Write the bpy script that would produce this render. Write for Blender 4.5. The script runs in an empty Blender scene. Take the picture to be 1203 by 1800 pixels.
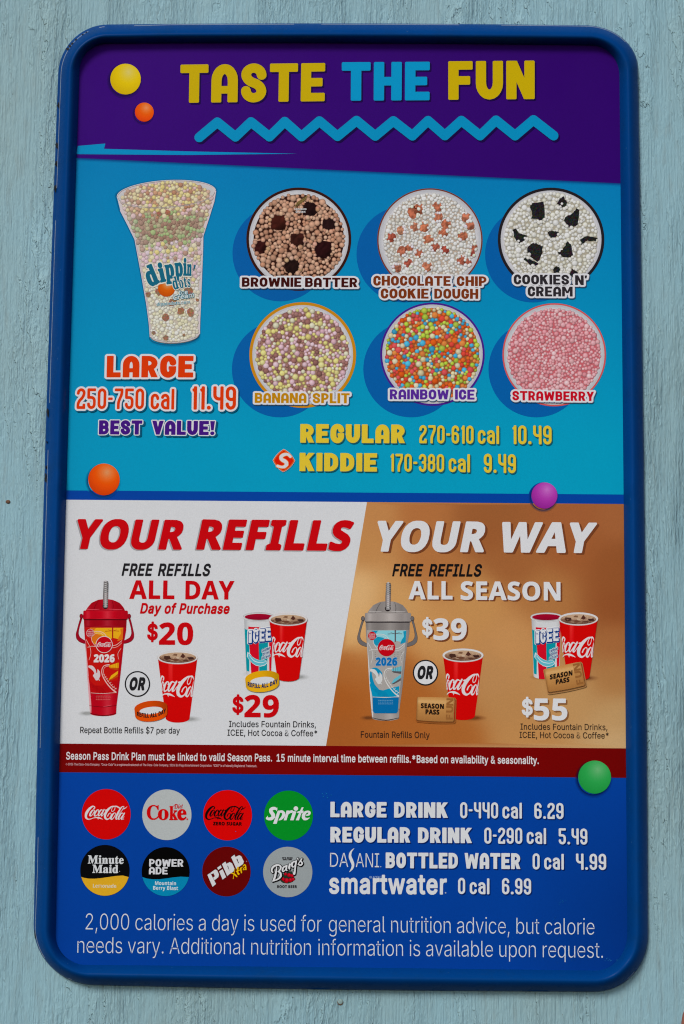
import bpy, math, random
from mathutils import Vector, Matrix
from mathutils.geometry import delaunay_2d_cdt
EW = (.779, .772, .79)            # displayed value of a base colour of 1 on the board (used to turn seen colours into base colours)
EXPO = 0.0
RIM_A, RIM_B = (0, 54, 110), (0, 60, 120)
WALL_A, WALL_B = (139, 173, 183), (127, 163, 174)
WALL_BUMP = .0021
R = math.radians
random.seed(7)
S = bpy.context.scene

# ---------------------------------------------------------------- camera
F = 3000.0            # focal length in photograph pixels (1203 x 1800)
CX, CY = 601.5, 900.0
DIST = 2.0            # metres from the wall
_z = Vector((235.0, 24750.0, -F)).normalized()          # world up, seen in camera axes
_x = Vector((188600.0, -1410.0, 2854.0)); _x = (_x - _z * _x.dot(_z)).normalized()
_y = _z.cross(_x)
ROT = Matrix((_x, _y, _z))                              # camera axes -> world axes
CAM = Vector((0, -DIST, 1.45))
cam = bpy.data.cameras.new("camera"); cam.sensor_fit = 'VERTICAL'
cam.angle = 2 * math.atan(900.0 / F); cam.clip_start = .05; cam.clip_end = 200
co = bpy.data.objects.new("camera", cam); S.collection.objects.link(co)
co.matrix_world = Matrix.Translation(CAM) @ ROT.to_4x4()
S.camera = co

# ---------------------------------------------------------------- sky and sun
SUN_EL, SUN_ROT = R(58), R(200)
w = bpy.data.worlds.new("World"); S.world = w; w.use_nodes = True
nt = w.node_tree; nt.nodes.clear()
o_ = nt.nodes.new('ShaderNodeOutputWorld'); b_ = nt.nodes.new('ShaderNodeBackground'); s_ = nt.nodes.new('ShaderNodeTexSky')
s_.sky_type = 'NISHITA'; s_.sun_disc = False; s_.sun_elevation = SUN_EL; s_.sun_rotation = SUN_ROT
s_.air_density = 1.0; s_.dust_density = 1.0; s_.ozone_density = 1.0
b_.inputs[1].default_value = .10
nt.links.new(s_.outputs[0], b_.inputs[0]); nt.links.new(b_.outputs[0], o_.inputs[0])
sl = bpy.data.lights.new("sun", 'SUN'); sl.energy = 2.0; sl.angle = R(16); sl.color = (1.0, .965, .935)
so = bpy.data.objects.new("sun", sl); S.collection.objects.link(so)
# direction the light comes from: above, in front of the wall, a little from the left
_d = Vector((-.42, -.86, .74)).normalized()
so.rotation_euler = _d.to_track_quat('Z', 'Y').to_euler(); so.location = _d * 5
s_.sun_elevation = math.asin(_d.z); s_.sun_rotation = math.atan2(_d.x, _d.y)
S.view_settings.view_transform = 'Standard'; S.view_settings.look = 'None'
S.view_settings.exposure = EXPOSURE = EXPO
S.view_settings.gamma = 1.0
S.cycles.filter_width = 1.15
E_WHITE = (1.0, 1.0, 1.0)     # displayed linear value of a base colour of 1 on the board
E_WHITE = EW

def W(px, py, h=0.0):
    """photograph pixel -> point on the plane h metres in front of the wall"""
    d = ROT @ Vector((px - CX, CY - py, -F))
    t = (-h - CAM.y) / d.y
    return CAM + d * t

# ---------------------------------------------------------------- materials
def lin(c):
    return tuple(((v / 255) / 12.92 if v / 255 <= .04045 else ((v / 255 + .055) / 1.055) ** 2.4) for v in c)
def ink(c):
    l = lin(c)
    return tuple(min(.9, max(.0004, l[i] / E_WHITE[i] - .004)) for i in range(3)) + (1.0,)
class N:
    def __init__(s, name):
        s.m = bpy.data.materials.new(name); s.m.use_nodes = True
        s.t = s.m.node_tree; s.p = s.t.nodes['Principled BSDF']; s.out = s.t.nodes['Material Output']
    def n(s, k, **kw):
        x = s.t.nodes.new(k)
        for a, v in kw.items(): setattr(x, a, v)
        return x
    def l(s, a, b): s.t.links.new(a, b)
    def noise(s, vec, scale, detail=3, rough=.5):
        x = s.n('ShaderNodeTexNoise'); x.inputs['Scale'].default_value = scale
        x.inputs['Detail'].default_value = detail; x.inputs['Roughness'].default_value = rough
        if vec is not None: s.l(vec, x.inputs['Vector'])
        return x.outputs['Fac']
    def math(s, op, a, b=0, c=0, clamp=False):
        x = s.n('ShaderNodeMath', operation=op); x.use_clamp = clamp
        for i, v in enumerate((a, b, c)):
            if isinstance(v, (int, float)): x.inputs[i].default_value = v
            else: s.l(v, x.inputs[i])
        return x.outputs[0]
    def ramp(s, f, pts):
        x = s.n('ShaderNodeValToRGB'); s.l(f, x.inputs[0]); e = x.color_ramp.elements
        while len(e) < len(pts): e.new(.5)
        for q, (p, c) in zip(e, pts): q.position = p; q.color = c if len(c) == 4 else tuple(c) + (1,)
        return x.outputs[0]
    def mix(s, f, a, b, mode='MIX'):
        x = s.n('ShaderNodeMix', data_type='RGBA', blend_type=mode)
        for i, v in ((0, f), (6, a), (7, b)):
            if isinstance(v, (int, float)): x.inputs[i].default_value = v
            elif isinstance(v, tuple): x.inputs[i].default_value = v if len(v) == 4 else v + (1,)
            else: s.l(v, x.inputs[i])
        return x.outputs[2]
    def coords(s, scale=(1, 1, 1)):
        g = s.n('ShaderNodeNewGeometry'); m = s.n('ShaderNodeMapping'); m.inputs['Scale'].default_value = scale
        s.l(g.outputs['Position'], m.inputs['Vector']); return m.outputs[0]
    def bump(s, h, strength, dist):
        b = s.n('ShaderNodeBump'); b.inputs['Strength'].default_value = strength; b.inputs['Distance'].default_value = dist
        s.l(h, b.inputs['Height']); s.l(b.outputs[0], s.p.inputs['Normal'])

def mat_print():
    k = N("printed_vinyl"); a = k.n('ShaderNodeVertexColor', layer_name='ink')
    grain = k.noise(k.coords(), 900, 2)
    blot = k.noise(k.coords(), 14, 3)
    g = k.math('MULTIPLY_ADD', grain, .22, .89)
    g = k.math('MULTIPLY', g, k.math('MULTIPLY_ADD', blot, .06, .97))
    v = k.n('ShaderNodeCombineColor'); [k.l(g, v.inputs[i]) for i in range(3)]
    k.l(k.mix(1.0, a.outputs[0], v.outputs[0], 'MULTIPLY'), k.p.inputs['Base Color'])
    k.p.inputs['Roughness'].default_value = .5; k.p.inputs['Specular IOR Level'].default_value = .035
    smear = k.ramp(k.noise(k.coords((1, 1, .5)), 11, 5, .65), [(.35, (.34, .34, .34)), (.7, (.6, .6, .6))])
    k.l(smear, k.p.inputs['Roughness'])
    wav = k.noise(k.coords((1, 1, .6)), 5, 2)
    k.bump(k.math('ADD', k.math('MULTIPLY', k.noise(k.coords(), 420, 2), .05), wav), .12, .004)
    return k.m
def mat_rim():
    k = N("blue_enamel"); c = k.coords()
    n1 = k.noise(c, 60, 4); n2 = k.noise(k.coords((1, 1, 1)), 9, 3)
    col = k.mix(n2, ink(RIM_A), ink(RIM_B))
    spk = k.ramp(k.noise(c, 330, 1), [(0, (0, 0, 0)), (.76, (0, 0, 0)), (.81, (.16, .16, .16))])
    col = k.mix(spk, col, (.25, .4, .5, 1))
    grime = k.ramp(k.noise(c, 24, 6, .7), [(.5, (0, 0, 0)), (.75, (.4, .4, .4))])
    col = k.mix(grime, col, ink((20, 50, 84)))
    k.l(col, k.p.inputs['Base Color'])
    k.l(k.math('MULTIPLY_ADD', n1, .12, .22), k.p.inputs['Roughness'])
    k.p.inputs['Specular IOR Level'].default_value = .04
    k.bump(k.math('ADD', k.math('MULTIPLY', n1, .12), n2), .25, .0025)
    return k.m
def mat_plain(name, c, rough=.6, metal=0.0, var=.25, scale=200, spec=.4):
    k = N(name); n = k.noise(k.coords(), scale, 4)
    cc = ink(c)
    k.l(k.mix(n, tuple(v * (1 - var) for v in cc[:3]), tuple(min(1, v * (1 + var)) for v in cc[:3])), k.p.inputs['Base Color'])
    k.p.inputs['Roughness'].default_value = rough; k.p.inputs['Metallic'].default_value = metal
    k.p.inputs['Specular IOR Level'].default_value = spec
    k.bump(n, .3, .0008)
    return k.m
def mat_wall():
    k = N("painted_wood_siding")
    g = k.n('ShaderNodeNewGeometry'); sep = k.n('ShaderNodeSeparateXYZ'); k.l(g.outputs['Position'], sep.inputs[0])
    X, Z = sep.outputs[0], sep.outputs[2]
    # embossed wood grain: contour lines of a field drawn out along the boards
    field = k.noise(k.coords((1, 1, .14)), 7.5, 2, .45)
    fineb = k.noise(k.coords((1, 1, .32)), 60, 3, .55)
    f = k.math('ADD', k.math('MULTIPLY', field, 24.0), k.math('MULTIPLY', fineb, 2.0))
    f = k.math('ADD', f, k.math('MULTIPLY', X, 125.0))
    f = k.math('ADD', f, k.math('MULTIPLY', k.noise(k.coords((1, 1, .6)), 130, 3, .65), 1.1))
    fr = k.math('FRACT', f)
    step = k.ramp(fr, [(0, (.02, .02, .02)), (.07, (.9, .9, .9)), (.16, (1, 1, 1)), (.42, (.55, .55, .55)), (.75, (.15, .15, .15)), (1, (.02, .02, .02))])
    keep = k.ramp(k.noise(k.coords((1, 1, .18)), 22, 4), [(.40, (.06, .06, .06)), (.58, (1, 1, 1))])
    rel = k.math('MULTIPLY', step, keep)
    fibre = k.noise(k.coords((1, 1, .05)), 420, 3, .6)
    pit = k.noise(k.coords((1, 1, .4)), 330, 3, .6)
    h = k.math('ADD', rel, k.math('MULTIPLY', fibre, .75))
    h = k.math('ADD', h, k.math('MULTIPLY', pit, .45))
    h = k.math('ADD', h, k.math('MULTIPLY', k.noise(k.coords((1, 1, .3)), 40, 3), .7))
    blot = k.noise(k.coords((1, 1, .5)), 6, 4)
    col = k.mix(blot, ink(WALL_A), ink(WALL_B))
    stain = k.ramp(k.noise(k.coords((1, 1, .6)), 3.2, 5, .6), [(.48, (0, 0, 0)), (.72, (.34, .34, .34))])
    col = k.mix(stain, col, ink((136, 146, 134)))
    dirt = k.ramp(k.noise(k.coords((1, 1, .18)), 120, 4, .6), [(.5, (0, 0, 0)), (.78, (.35, .35, .35))])
    low = k.ramp(rel, [(0, (1, 1, 1)), (.35, (0, 0, 0))])
    dm = k.math('MULTIPLY', dirt, low)
    col = k.mix(dm, col, ink((104, 98, 84)))
    spk = k.ramp(k.noise(k.coords((1, 1, .6)), 260, 2), [(.74, (0, 0, 0)), (.80, (.8, .8, .8))])
    col = k.mix(spk, col, ink((78, 66, 52)))
    col = k.mix(k.math('MULTIPLY', rel, .2), col, ink((166, 194, 196)))  # raised grain tinted paler, a highlight put into the wall colour
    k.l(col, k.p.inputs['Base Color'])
    k.p.inputs['Roughness'].default_value = .62; k.p.inputs['Specular IOR Level'].default_value = .3
    k.bump(h, 1.0, WALL_BUMP)
    return k.m

# ---------------------------------------------------------------- object helpers
def link(name, me, m, parent=None, kind=None):
    me.materials.append(m)
    o = bpy.data.objects.new(name, me); S.collection.objects.link(o)
    if parent: o.parent = parent
    if kind: o['kind'] = kind
    return o
def mesh(name, vs, fs, smooth=False):
    me = bpy.data.meshes.new(name); me.from_pydata([tuple(v) for v in vs], [], fs); me.update()
    if smooth: me.polygons.foreach_set('use_smooth', [True] * len(me.polygons))
    return me

PANEL_H = .0060
DZ = .00005
UPX, UPY = 835.0, -23850.0
# ---------------------------------------------------------------- flat print
def area(p): return .5 * sum(p[i - 1][0] * p[i][1] - p[i][0] * p[i - 1][1] for i in range(len(p)))
def ccw(p): return list(p) if area(p) > 0 else list(p)[::-1]
def hull(P):
    P = sorted(set((round(x, 5), round(y, 5)) for x, y in P))
    if len(P) < 3: return P
    def half(Q):
        h = []
        for p in Q:
            while len(h) > 1 and (h[-1][0]-h[-2][0])*(p[1]-h[-2][1]) - (h[-1][1]-h[-2][1])*(p[0]-h[-2][0]) <= 1e-9: h.pop()
            h.append(p)
        return h[:-1]
    return half(P) + half(P[::-1])
def fat(P, r, n=10):
    """convex outline of the points P grown by r with round corners"""
    if r <= 1e-6: return hull(P)
    return hull([(x + r * math.cos(2 * math.pi * (k + .5) / n), y + r * math.sin(2 * math.pi * (k + .5) / n)) for x, y in P for k in range(n)])
def fuse(polys, wind=None, extra=()):
    """2D union; wind = signed winding per polygon for font contours (None: plain union)"""
    vs, fs, ids = [], [], []
    for i, p in enumerate(polys):
        if len(p) < 3 or abs(area(p)) < 1e-12: continue
        q = ccw(p); b = len(vs); vs += [Vector(v) for v in q]; fs.append(list(range(b, b + len(q)))); ids.append(i)
    if not fs: return [], []
    v, _, f, _, _, of = delaunay_2d_cdt(vs + [Vector(e) for e in extra], [], fs, 0, 1e-5, True)
    out = []
    for t, o in zip(f, of):
        if not o: continue
        if wind is not None:
            wsum = 0; solid = False; gone = False
            for k in o:
                wd = wind[ids[k]]
                if wd is None: solid = True
                elif wd == 'cut': gone = True
                else: wsum += wd
            if gone or (not solid and wsum == 0): continue
        out.append(tuple(t))
    return [tuple(a) for a in v], out
def clip(poly, a, b, keep_left):
    """cut a polygon by the line a-b; keep_left False keeps the side below/right"""
    out = []
    def side(p): 
        s = (b[0]-a[0])*(p[1]-a[1]) - (b[1]-a[1])*(p[0]-a[0])
        return s if not keep_left else -s
    for i in range(len(poly)):
        p, q = poly[i - 1], poly[i]; sp, sq = side(p), side(q)
        if (sp >= 0) != (sq >= 0):
            t = sp / (sp - sq); out.append((p[0] + t * (q[0] - p[0]), p[1] + t * (q[1] - p[1])))
        if sq >= 0: out.append(q)
    return out
def ell(cx, cy, rx, ry=None, a0=0, a1=360, n=40, rot=0):
    ry = rx if ry is None else ry; c, s = math.cos(R(rot)), math.sin(R(rot)); full = abs(a1 - a0) >= 360
    out = []
    for k in range(n if full else n + 1):
        t = R(a0 + (a1 - a0) * k / n); x, y = rx * math.cos(t), ry * math.sin(t)
        out.append((cx + x * c - y * s, cy + x * s + y * c))
    return out
def lerp(a, b, t): return tuple(a[i] + (b[i] - a[i]) * t for i in range(3))
def clamp(t): return 0. if t < 0 else 1. if t > 1 else t

class Print:
    """one printed sheet or picture, in photograph pixels laid on the board"""
    def __init__(s): s.v = []; s.f = []; s.c = []; s.z = []
    def tri(s, vs, fs, col, layer, zs=None):
        b = len(s.v)
        for i, p in enumerate(vs):
            s.v.append(p); s.c.append(col(p[0], p[1]) if callable(col) else (col[i] if isinstance(col, list) else col))
            s.z.append((zs[i] if zs else 0) + layer)
        s.f += [tuple(b + i for i in f) for f in fs]
    def fill(s, poly, col, layer, step=None):
        poly = ccw(poly); ex = []
        if step:
            xs = [p[0] for p in poly]; ys = [p[1] for p in poly]
            x = min(xs) + step * .5
            while x < max(xs):
                y = min(ys) + step * .5
                while y < max(ys): ex.append((x, y)); y += step
                x += step
        v, f = fuse([poly], extra=ex); s.tri(v, f, col, layer)
    def shape(s, polys, col, layer):
        v, f = fuse(polys); s.tri(v, f, col, layer)
    def brush(s, pts, col, layer, warp=None, grow=0., smooth=5, n=8):
        """stroke of varying width through (x, y, width)"""
        P = [tuple(p) + (0,) * (3 - len(p)) for p in pts]
        if smooth and len(P) > 2:
            Q = []
            for i in range(len(P) - 1):
                p0, p1, p2, p3 = P[max(i - 1, 0)], P[i], P[i + 1], P[min(i + 2, len(P) - 1)]
                for k in range(smooth):
                    t = k / smooth
                    Q.append(tuple(.5 * (2*p1[j] + (p2[j]-p0[j])*t + (2*p0[j]-5*p1[j]+4*p2[j]-p3[j])*t*t + (3*p1[j]-p0[j]-3*p2[j]+p3[j])*t**3) for j in range(3)))
            P = Q + [P[-1]]
        polys = []
        for a, b in zip(P, P[1:]):
            h = fat([(a[0], a[1])], max(.05, a[2] / 2 + grow), n) + fat([(b[0], b[1])], max(.05, b[2] / 2 + grow), n)
            polys.append(hull(h))
        if warp: return [[warp(*q) for q in p] for p in polys]
        s.shape(polys, col, layer)
    def ball(s, cx, cy, r, layer, lo, base, hi, hx=.25, hy=-.35, n=40, rings=7, ry=None):
        ry = ry or r
        def col(x, y):
            d = math.hypot((x - cx) / r - hx, (y - cy) / ry - hy)
            e = ((x - cx) / r * -.5 + (y - cy) / ry * .6)
            c = lerp(hi, base, clamp(d / .75) ** .8)
            return lerp(c, lo, clamp((d - .75) / .7))
        v = [(cx, cy)]; f = []
        for k in range(1, rings + 1):
            v += [(cx + r * k / rings * math.cos(2 * math.pi * a / n), cy + ry * k / rings * math.sin(2 * math.pi * a / n)) for a in range(n)]
        for a in range(n): f.append((0, 1 + a, 1 + (a + 1) % n))
        for k in range(1, rings):
            for a in range(n):
                p, q = 1 + (k - 1) * n, 1 + k * n; a2 = (a + 1) % n
                f.append((p + a, q + a, q + a2, p + a2))
        s.tri(v, f, col, layer)
    def halo(s, poly_fn, bg, dark, layer, steps=5):
        """soft printed drop shadow: rings of poly_fn(t), t 0 (inside, dark) .. 1 (outside, background)"""
        n = None; prev = None
        for k in range(steps + 1):
            t = k / steps; P = poly_fn(t)
            cols = [lerp(dark, bg(x, y) if callable(bg) else bg, t ** .7) for x, y in P]
            if prev:
                b = len(s.v); m = len(P)
                s.v += prev[0] + P; s.c += prev[1] + cols; s.z += [layer] * (2 * m)
                s.f += [(b + i, b + (i + 1) % m, b + m + (i + 1) % m, b + m + i) for i in range(m)]
            prev = (P, cols)
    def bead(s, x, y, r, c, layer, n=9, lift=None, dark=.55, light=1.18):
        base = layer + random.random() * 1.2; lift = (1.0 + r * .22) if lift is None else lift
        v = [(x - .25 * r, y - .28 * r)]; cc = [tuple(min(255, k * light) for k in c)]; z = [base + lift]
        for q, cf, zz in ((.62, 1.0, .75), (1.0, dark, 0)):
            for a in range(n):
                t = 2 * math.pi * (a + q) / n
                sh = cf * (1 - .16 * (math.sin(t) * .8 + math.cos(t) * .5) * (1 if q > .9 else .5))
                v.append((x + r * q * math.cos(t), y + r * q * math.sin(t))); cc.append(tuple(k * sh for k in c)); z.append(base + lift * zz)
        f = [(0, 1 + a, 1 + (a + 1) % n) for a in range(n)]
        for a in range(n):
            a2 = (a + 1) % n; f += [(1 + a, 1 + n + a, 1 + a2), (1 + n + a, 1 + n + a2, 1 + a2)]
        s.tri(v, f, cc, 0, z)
    def build(s, name, parent, m=None, label=None):
        vs = []; 
        for (x, y), z in zip(s.v, s.z): vs.append(W(x, y, PANEL_H + z * DZ))
        fs = []
        for f in s.f:                      # all faces look at the camera side
            a, b, c = vs[f[0]], vs[f[1]], vs[f[2]]
            fs.append(f if (b - a).cross(c - a).y < 0 else f[::-1])
        me = mesh(name, vs, fs)
        at = me.color_attributes.new('ink', 'FLOAT_COLOR', 'POINT')
        buf = []
        for c in s.c: buf += ink(c)
        at.data.foreach_set('color', buf)
        o = link(name, me, m or M_PRINT, parent)
        if label: o['label'] = label
        return o
# letter outlines, two characters per coordinate
GL = {
 'R': {
  'a': [389, [[110,-1,80,12,57,32,40,58,31,90,31,123,38,150,67,187,112,207,259,232,275,248,273,279,256,311,220,329,171,329,132,313,100,274,41,291,57,322,79,346,133,375,194,384,239,379,286,360,306,343,322,320,333,290,337,0,277,0,277,52,226,6,176,-8],[216,53,257,83,275,126,276,190,231,176,134,159,103,139,92,105,102,72,130,52,159,46]]],
  'b': [424, [[213,-7,184,-1,145,24,112,59,112,0,53,0,53,509,114,509,114,319,161,367,183,378,212,384,252,383,294,371,330,347,359,313,379,270,389,218,389,160,379,108,359,64,330,29,294,5,252,-7],[237,48,267,57,291,76,309,101,321,133,327,209,309,276,291,301,267,319,237,329,203,329,174,320,150,302,132,278,120,247,113,169,120,132,132,100,150,75,174,57,204,48]]],
  'c': [396, [[182,-7,137,6,98,30,68,64,46,108,36,159,36,216,46,268,68,312,98,346,137,371,182,383,247,380,295,362,332,332,362,277,303,262,290,289,270,311,242,325,207,330,173,325,145,310,124,287,108,258,96,187,108,117,124,89,145,66,173,51,226,48,258,58,282,76,304,117,363,102,341,56,306,21,261,-1,221,-8]]],
  'd': [424, [[172,-7,130,5,94,29,66,64,46,108,35,160,35,218,46,270,66,313,95,347,131,371,173,383,213,384,241,378,280,353,311,319,311,509,372,509,372,0,313,0,313,59,263,10,241,-1,212,-7],[221,48,250,57,274,75,293,100,305,132,311,210,305,247,293,278,275,302,251,320,221,329,187,329,157,319,133,301,115,276,97,209,103,133,115,101,134,76,158,57,188,48]]],
  'e': [404, [[185,-7,138,6,98,30,68,64,46,108,35,159,35,215,46,267,67,311,97,346,135,370,180,383,251,379,307,351,331,329,350,299,363,263,371,169,75,169,75,221,338,221,310,202,298,269,283,294,263,314,237,326,205,330,173,326,146,313,125,294,109,270,96,211,97,157,104,122,118,92,139,70,165,55,224,47,263,56,292,80,306,105,365,91,353,63,311,19,249,-5,231,-7]]],
  'f': [254, [[228,379,228,327,6,327,6,379],[81,0,82,447,89,474,104,496,148,524,197,530,243,521,225,469,182,473,162,466,149,452,142,431,142,0]]],
  'g': [425, [[150,-144,93,-119,51,-69,101,-41,122,-66,154,-88,207,-97,249,-92,282,-75,304,-47,311,-6,311,68,263,21,212,5,173,6,132,17,95,39,67,71,46,112,35,163,35,220,46,271,66,314,95,347,131,371,173,383,213,384,242,378,281,353,313,319,313,379,372,379,371,-32,360,-73,338,-104,308,-127,271,-142,229,-150],[222,60,251,68,275,84,293,107,305,137,312,212,305,248,293,278,275,303,251,320,222,329,188,329,158,320,134,302,115,277,103,246,97,173,103,138,116,108,134,85,158,68,188,60]]],
  'h': [410, [[114,0,53,0,53,509,114,509,114,287,102,287,124,332,152,362,187,379,227,384,264,380,295,369,321,349,341,321,353,285,357,0,296,0,295,256,283,291,260,315,229,328,197,328,150,311,133,293,121,271,114,243]]],
  'i': [167, [[53,0,53,379,114,379,114,0],[60,449,42,475,48,506,75,523,107,517,126,491,119,461,92,444]]],
  'j': [167, [[53,379,114,379,113,-47,107,-77,95,-102,76,-122,52,-135,-10,-143,-10,-87,14,-86,34,-78,46,-64,53,-29],[60,449,42,475,48,506,75,523,107,517,125,491,119,461,92,444]]],
  'k': [381, [[110,137,110,212,121,212,284,379,360,379,184,199,177,199],[53,0,53,509,114,509,114,0],[294,0,148,186,191,229,372,0]]],
  'l': [189, [[119,-1,86,10,65,33,54,65,53,509,114,509,117,68,124,58,167,54,181,3,145,-2]]],
  'm': [610, [[53,0,53,379,112,379,112,295,108,295,132,346,172,376,219,386,257,380,287,361,309,331,321,295,312,295,337,343,381,375,437,386,468,383,497,372,522,354,541,328,553,296,557,0,496,0,494,273,483,302,460,321,433,329,384,324,351,299,336,259,335,0,274,0,273,275,262,301,242,320,215,329,168,325,132,299,121,278,114,253,114,0]]],
  'n': [410, [[114,0,53,0,53,379,112,379,112,287,102,287,124,332,152,362,187,379,227,384,264,380,295,369,321,349,341,321,353,285,357,0,296,0,295,256,283,291,260,315,229,328,197,328,150,311,133,293,121,271,114,243]]],
  'o': [415, [[182,-7,137,6,98,30,68,64,46,108,36,159,36,216,46,268,68,312,98,346,137,371,182,383,233,383,278,371,317,346,347,312,369,268,380,216,380,159,369,108,347,64,317,30,278,6,233,-7],[226,48,257,57,282,76,300,102,318,169,312,242,300,274,282,300,257,319,226,329,189,329,158,319,134,300,115,274,97,206,103,134,115,102,134,76,158,57,189,48]]],
  'p': [424, [[53,-143,53,379,112,379,112,319,161,367,183,378,212,384,252,383,294,371,330,347,359,313,379,270,389,218,389,160,379,108,359,64,330,29,294,5,252,-7,213,-7,184,-1,145,24,114,59,114,-143],[237,48,267,57,291,76,309,101,321,133,327,209,309,276,291,301,267,319,237,329,203,329,174,320,150,302,132,278,120,247,113,169,120,132,132,100,150,75,174,57,204,48]]],
  'q': [424, [[372,-143,311,-143,311,59,263,10,241,-1,212,-7,172,-7,130,5,94,29,66,64,46,108,35,160,35,218,46,270,66,313,95,347,131,371,173,383,213,384,241,378,280,353,313,319,313,379,372,379],[221,48,250,57,274,75,293,100,305,132,311,210,305,247,293,278,275,302,251,320,221,329,187,329,157,319,133,301,115,276,97,209,103,133,115,101,134,76,158,57,188,48]]],
  'r': [259, [[53,0,53,379,112,379,112,321,140,358,166,375,241,384,243,322,207,326,159,315,126,284,114,237,114,0]]],
  's': [365, [[128,-2,98,10,72,27,53,50,36,94,94,107,105,79,124,60,150,49,181,45,217,50,244,62,262,81,268,103,265,121,254,136,212,155,125,177,87,196,61,222,48,255,48,290,57,319,75,343,100,363,131,377,167,384,239,378,290,349,324,290,268,277,243,316,219,328,187,333,156,329,131,317,114,299,109,277,112,258,124,243,172,223,254,202,292,183,317,158,330,125,330,90,321,61,302,35,276,15,242,0,203,-7]]],
  't': [227, [[204,379,204,327,6,327,6,379],[65,471,126,471,127,86,132,68,142,56,202,54,213,2,168,-4,125,2,92,21,72,52,65,93]]],
  'u': [410, [[164,-4,130,4,101,20,78,44,62,76,54,116,53,379,114,379,115,123,127,89,150,64,181,52,213,51,259,69,276,86,289,109,295,137,296,379,357,379,357,0,298,0,298,92,307,92,286,47,257,17,203,-4]]],
  'v': [389, [[163,0,17,379,84,379,182,104,206,21,184,21,224,155,305,379,371,379,226,0]]],
  'w': [567, [[138,0,23,379,87,379,175,41,165,41,252,379,316,379,402,41,391,41,480,379,545,379,429,0,368,0,277,338,291,338,199,0]]],
  'x': [379, [[21,0,171,218,171,171,29,379,100,379,207,206,175,206,282,379,352,379,209,169,209,214,358,0,287,0,173,182,205,182,91,0]]],
  'y': [389, [[61,-86,96,-90,124,-80,146,-48,163,-1,17,379,84,379,182,104,206,21,184,21,224,155,305,379,371,379,198,-72,168,-116,128,-140,84,-145,51,-140]]],
  'z': [380, [[42,0,42,46,254,323,48,323,48,379,333,379,333,331,126,56,339,56,339,0]]],
  'A': [480, [[16,0,201,509,276,509,463,0,395,0,232,478,245,478,191,302,85,0],[110,142,110,199,370,199,370,142]]],
  'B': [456, [[60,0,60,509,266,508,310,499,345,481,371,456,388,426,397,392,392,331,365,293,315,267,315,262,363,245,385,227,402,203,414,173,418,136,413,100,400,67,377,39,344,18,301,4,247,0],[125,57,272,58,315,70,341,92,354,120,355,149,335,194,293,224,264,230,125,231],[125,285,252,286,299,302,329,337,335,359,334,388,323,417,299,439,263,450,125,452]]],
  'C': [510, [[235,-5,177,11,126,42,86,88,57,146,42,215,42,293,57,362,86,421,126,466,177,498,235,514,286,515,357,498,415,460,456,402,473,348,408,348,389,395,357,428,315,449,267,456,223,450,184,432,150,403,125,364,109,314,103,254,109,194,125,145,151,105,184,76,223,59,292,55,337,69,375,96,401,136,408,160,473,160,448,91,402,38,341,5,286,-6]]],
  'D': [502, [[96,0,96,57,244,58,296,70,337,94,368,128,388,172,398,226,398,285,388,337,368,381,338,415,299,438,249,450,93,452,93,509,261,507,325,492,377,461,418,418,446,361,460,293,460,217,446,149,417,92,376,48,322,17,256,2],[125,509,125,0,60,0,60,509]]],
  'E': [419, [[60,0,60,509,372,509,372,452,125,452,125,286,355,286,355,229,125,229,125,57,375,57,375,0]]],
  'F': [410, [[60,0,60,509,369,509,369,452,125,452,125,278,346,278,346,221,125,221,125,0]]],
  'G': [520, [[236,-5,176,11,125,43,85,88,57,146,42,215,42,293,57,362,85,421,125,466,175,498,233,514,285,515,358,497,416,458,458,401,474,349,408,349,387,393,356,427,315,448,265,456,222,450,183,432,150,404,125,364,109,314,103,254,109,194,125,145,151,105,184,76,224,59,269,53,309,57,345,71,374,93,396,123,410,160,415,202,434,199,283,199,283,256,478,256,476,170,463,115,436,69,399,33,352,8,298,-5]]],
  'H': [517, [[60,0,60,509,125,509,125,289,392,289,392,509,457,509,457,0,392,0,392,232,125,232,125,0]]],
  'I': [300, [[31,0,31,57,118,57,118,452,31,452,31,509,269,509,269,452,183,452,183,57,269,57,269,0]]],
  'J': [396, [[153,-4,98,15,57,55,36,111,33,173,98,173,99,123,111,88,134,64,166,51,204,51,235,64,258,88,270,123,272,509,336,509,334,111,313,55,271,15,217,-4]]],
  'K': [467, [[104,145,104,216,174,303,364,509,448,509,228,276],[60,0,60,509,125,509,125,0],[372,0,188,259,228,309,449,0]]],
  'L': [393, [[60,0,60,509,125,509,125,57,361,57,361,0]]],
  'M': [628, [[60,0,60,509,152,509,296,132,322,49,307,49,352,187,476,509,568,509,568,0,504,0,507,457,513,457,456,291,342,0,286,0,112,457,119,457,122,0]]],
  'N': [523, [[60,0,60,509,136,509,381,119,414,55,405,54,399,157,399,509,463,509,463,0,387,0,108,452,119,454,124,328,125,0]]],
  'O': [533, [[235,-5,177,11,126,42,86,88,57,146,42,215,42,293,57,362,86,421,126,466,177,498,235,514,299,514,357,498,408,466,448,421,477,362,491,293,491,215,477,146,448,88,408,42,357,11,299,-5],[289,54,330,66,367,89,396,123,418,168,429,223,429,286,418,341,396,386,367,420,330,443,289,454,245,454,203,443,167,420,137,385,116,340,105,285,105,223,116,168,137,123,167,89,203,66,245,54]]],
  'P': [445, [[60,0,60,509,263,507,312,497,350,476,379,447,398,411,407,370,407,325,398,284,379,248,350,219,312,198,263,187,109,186,109,242,252,243,284,250,308,264,327,282,344,333,338,389,326,413,308,431,284,444,251,451,125,452,125,0]]],
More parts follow.
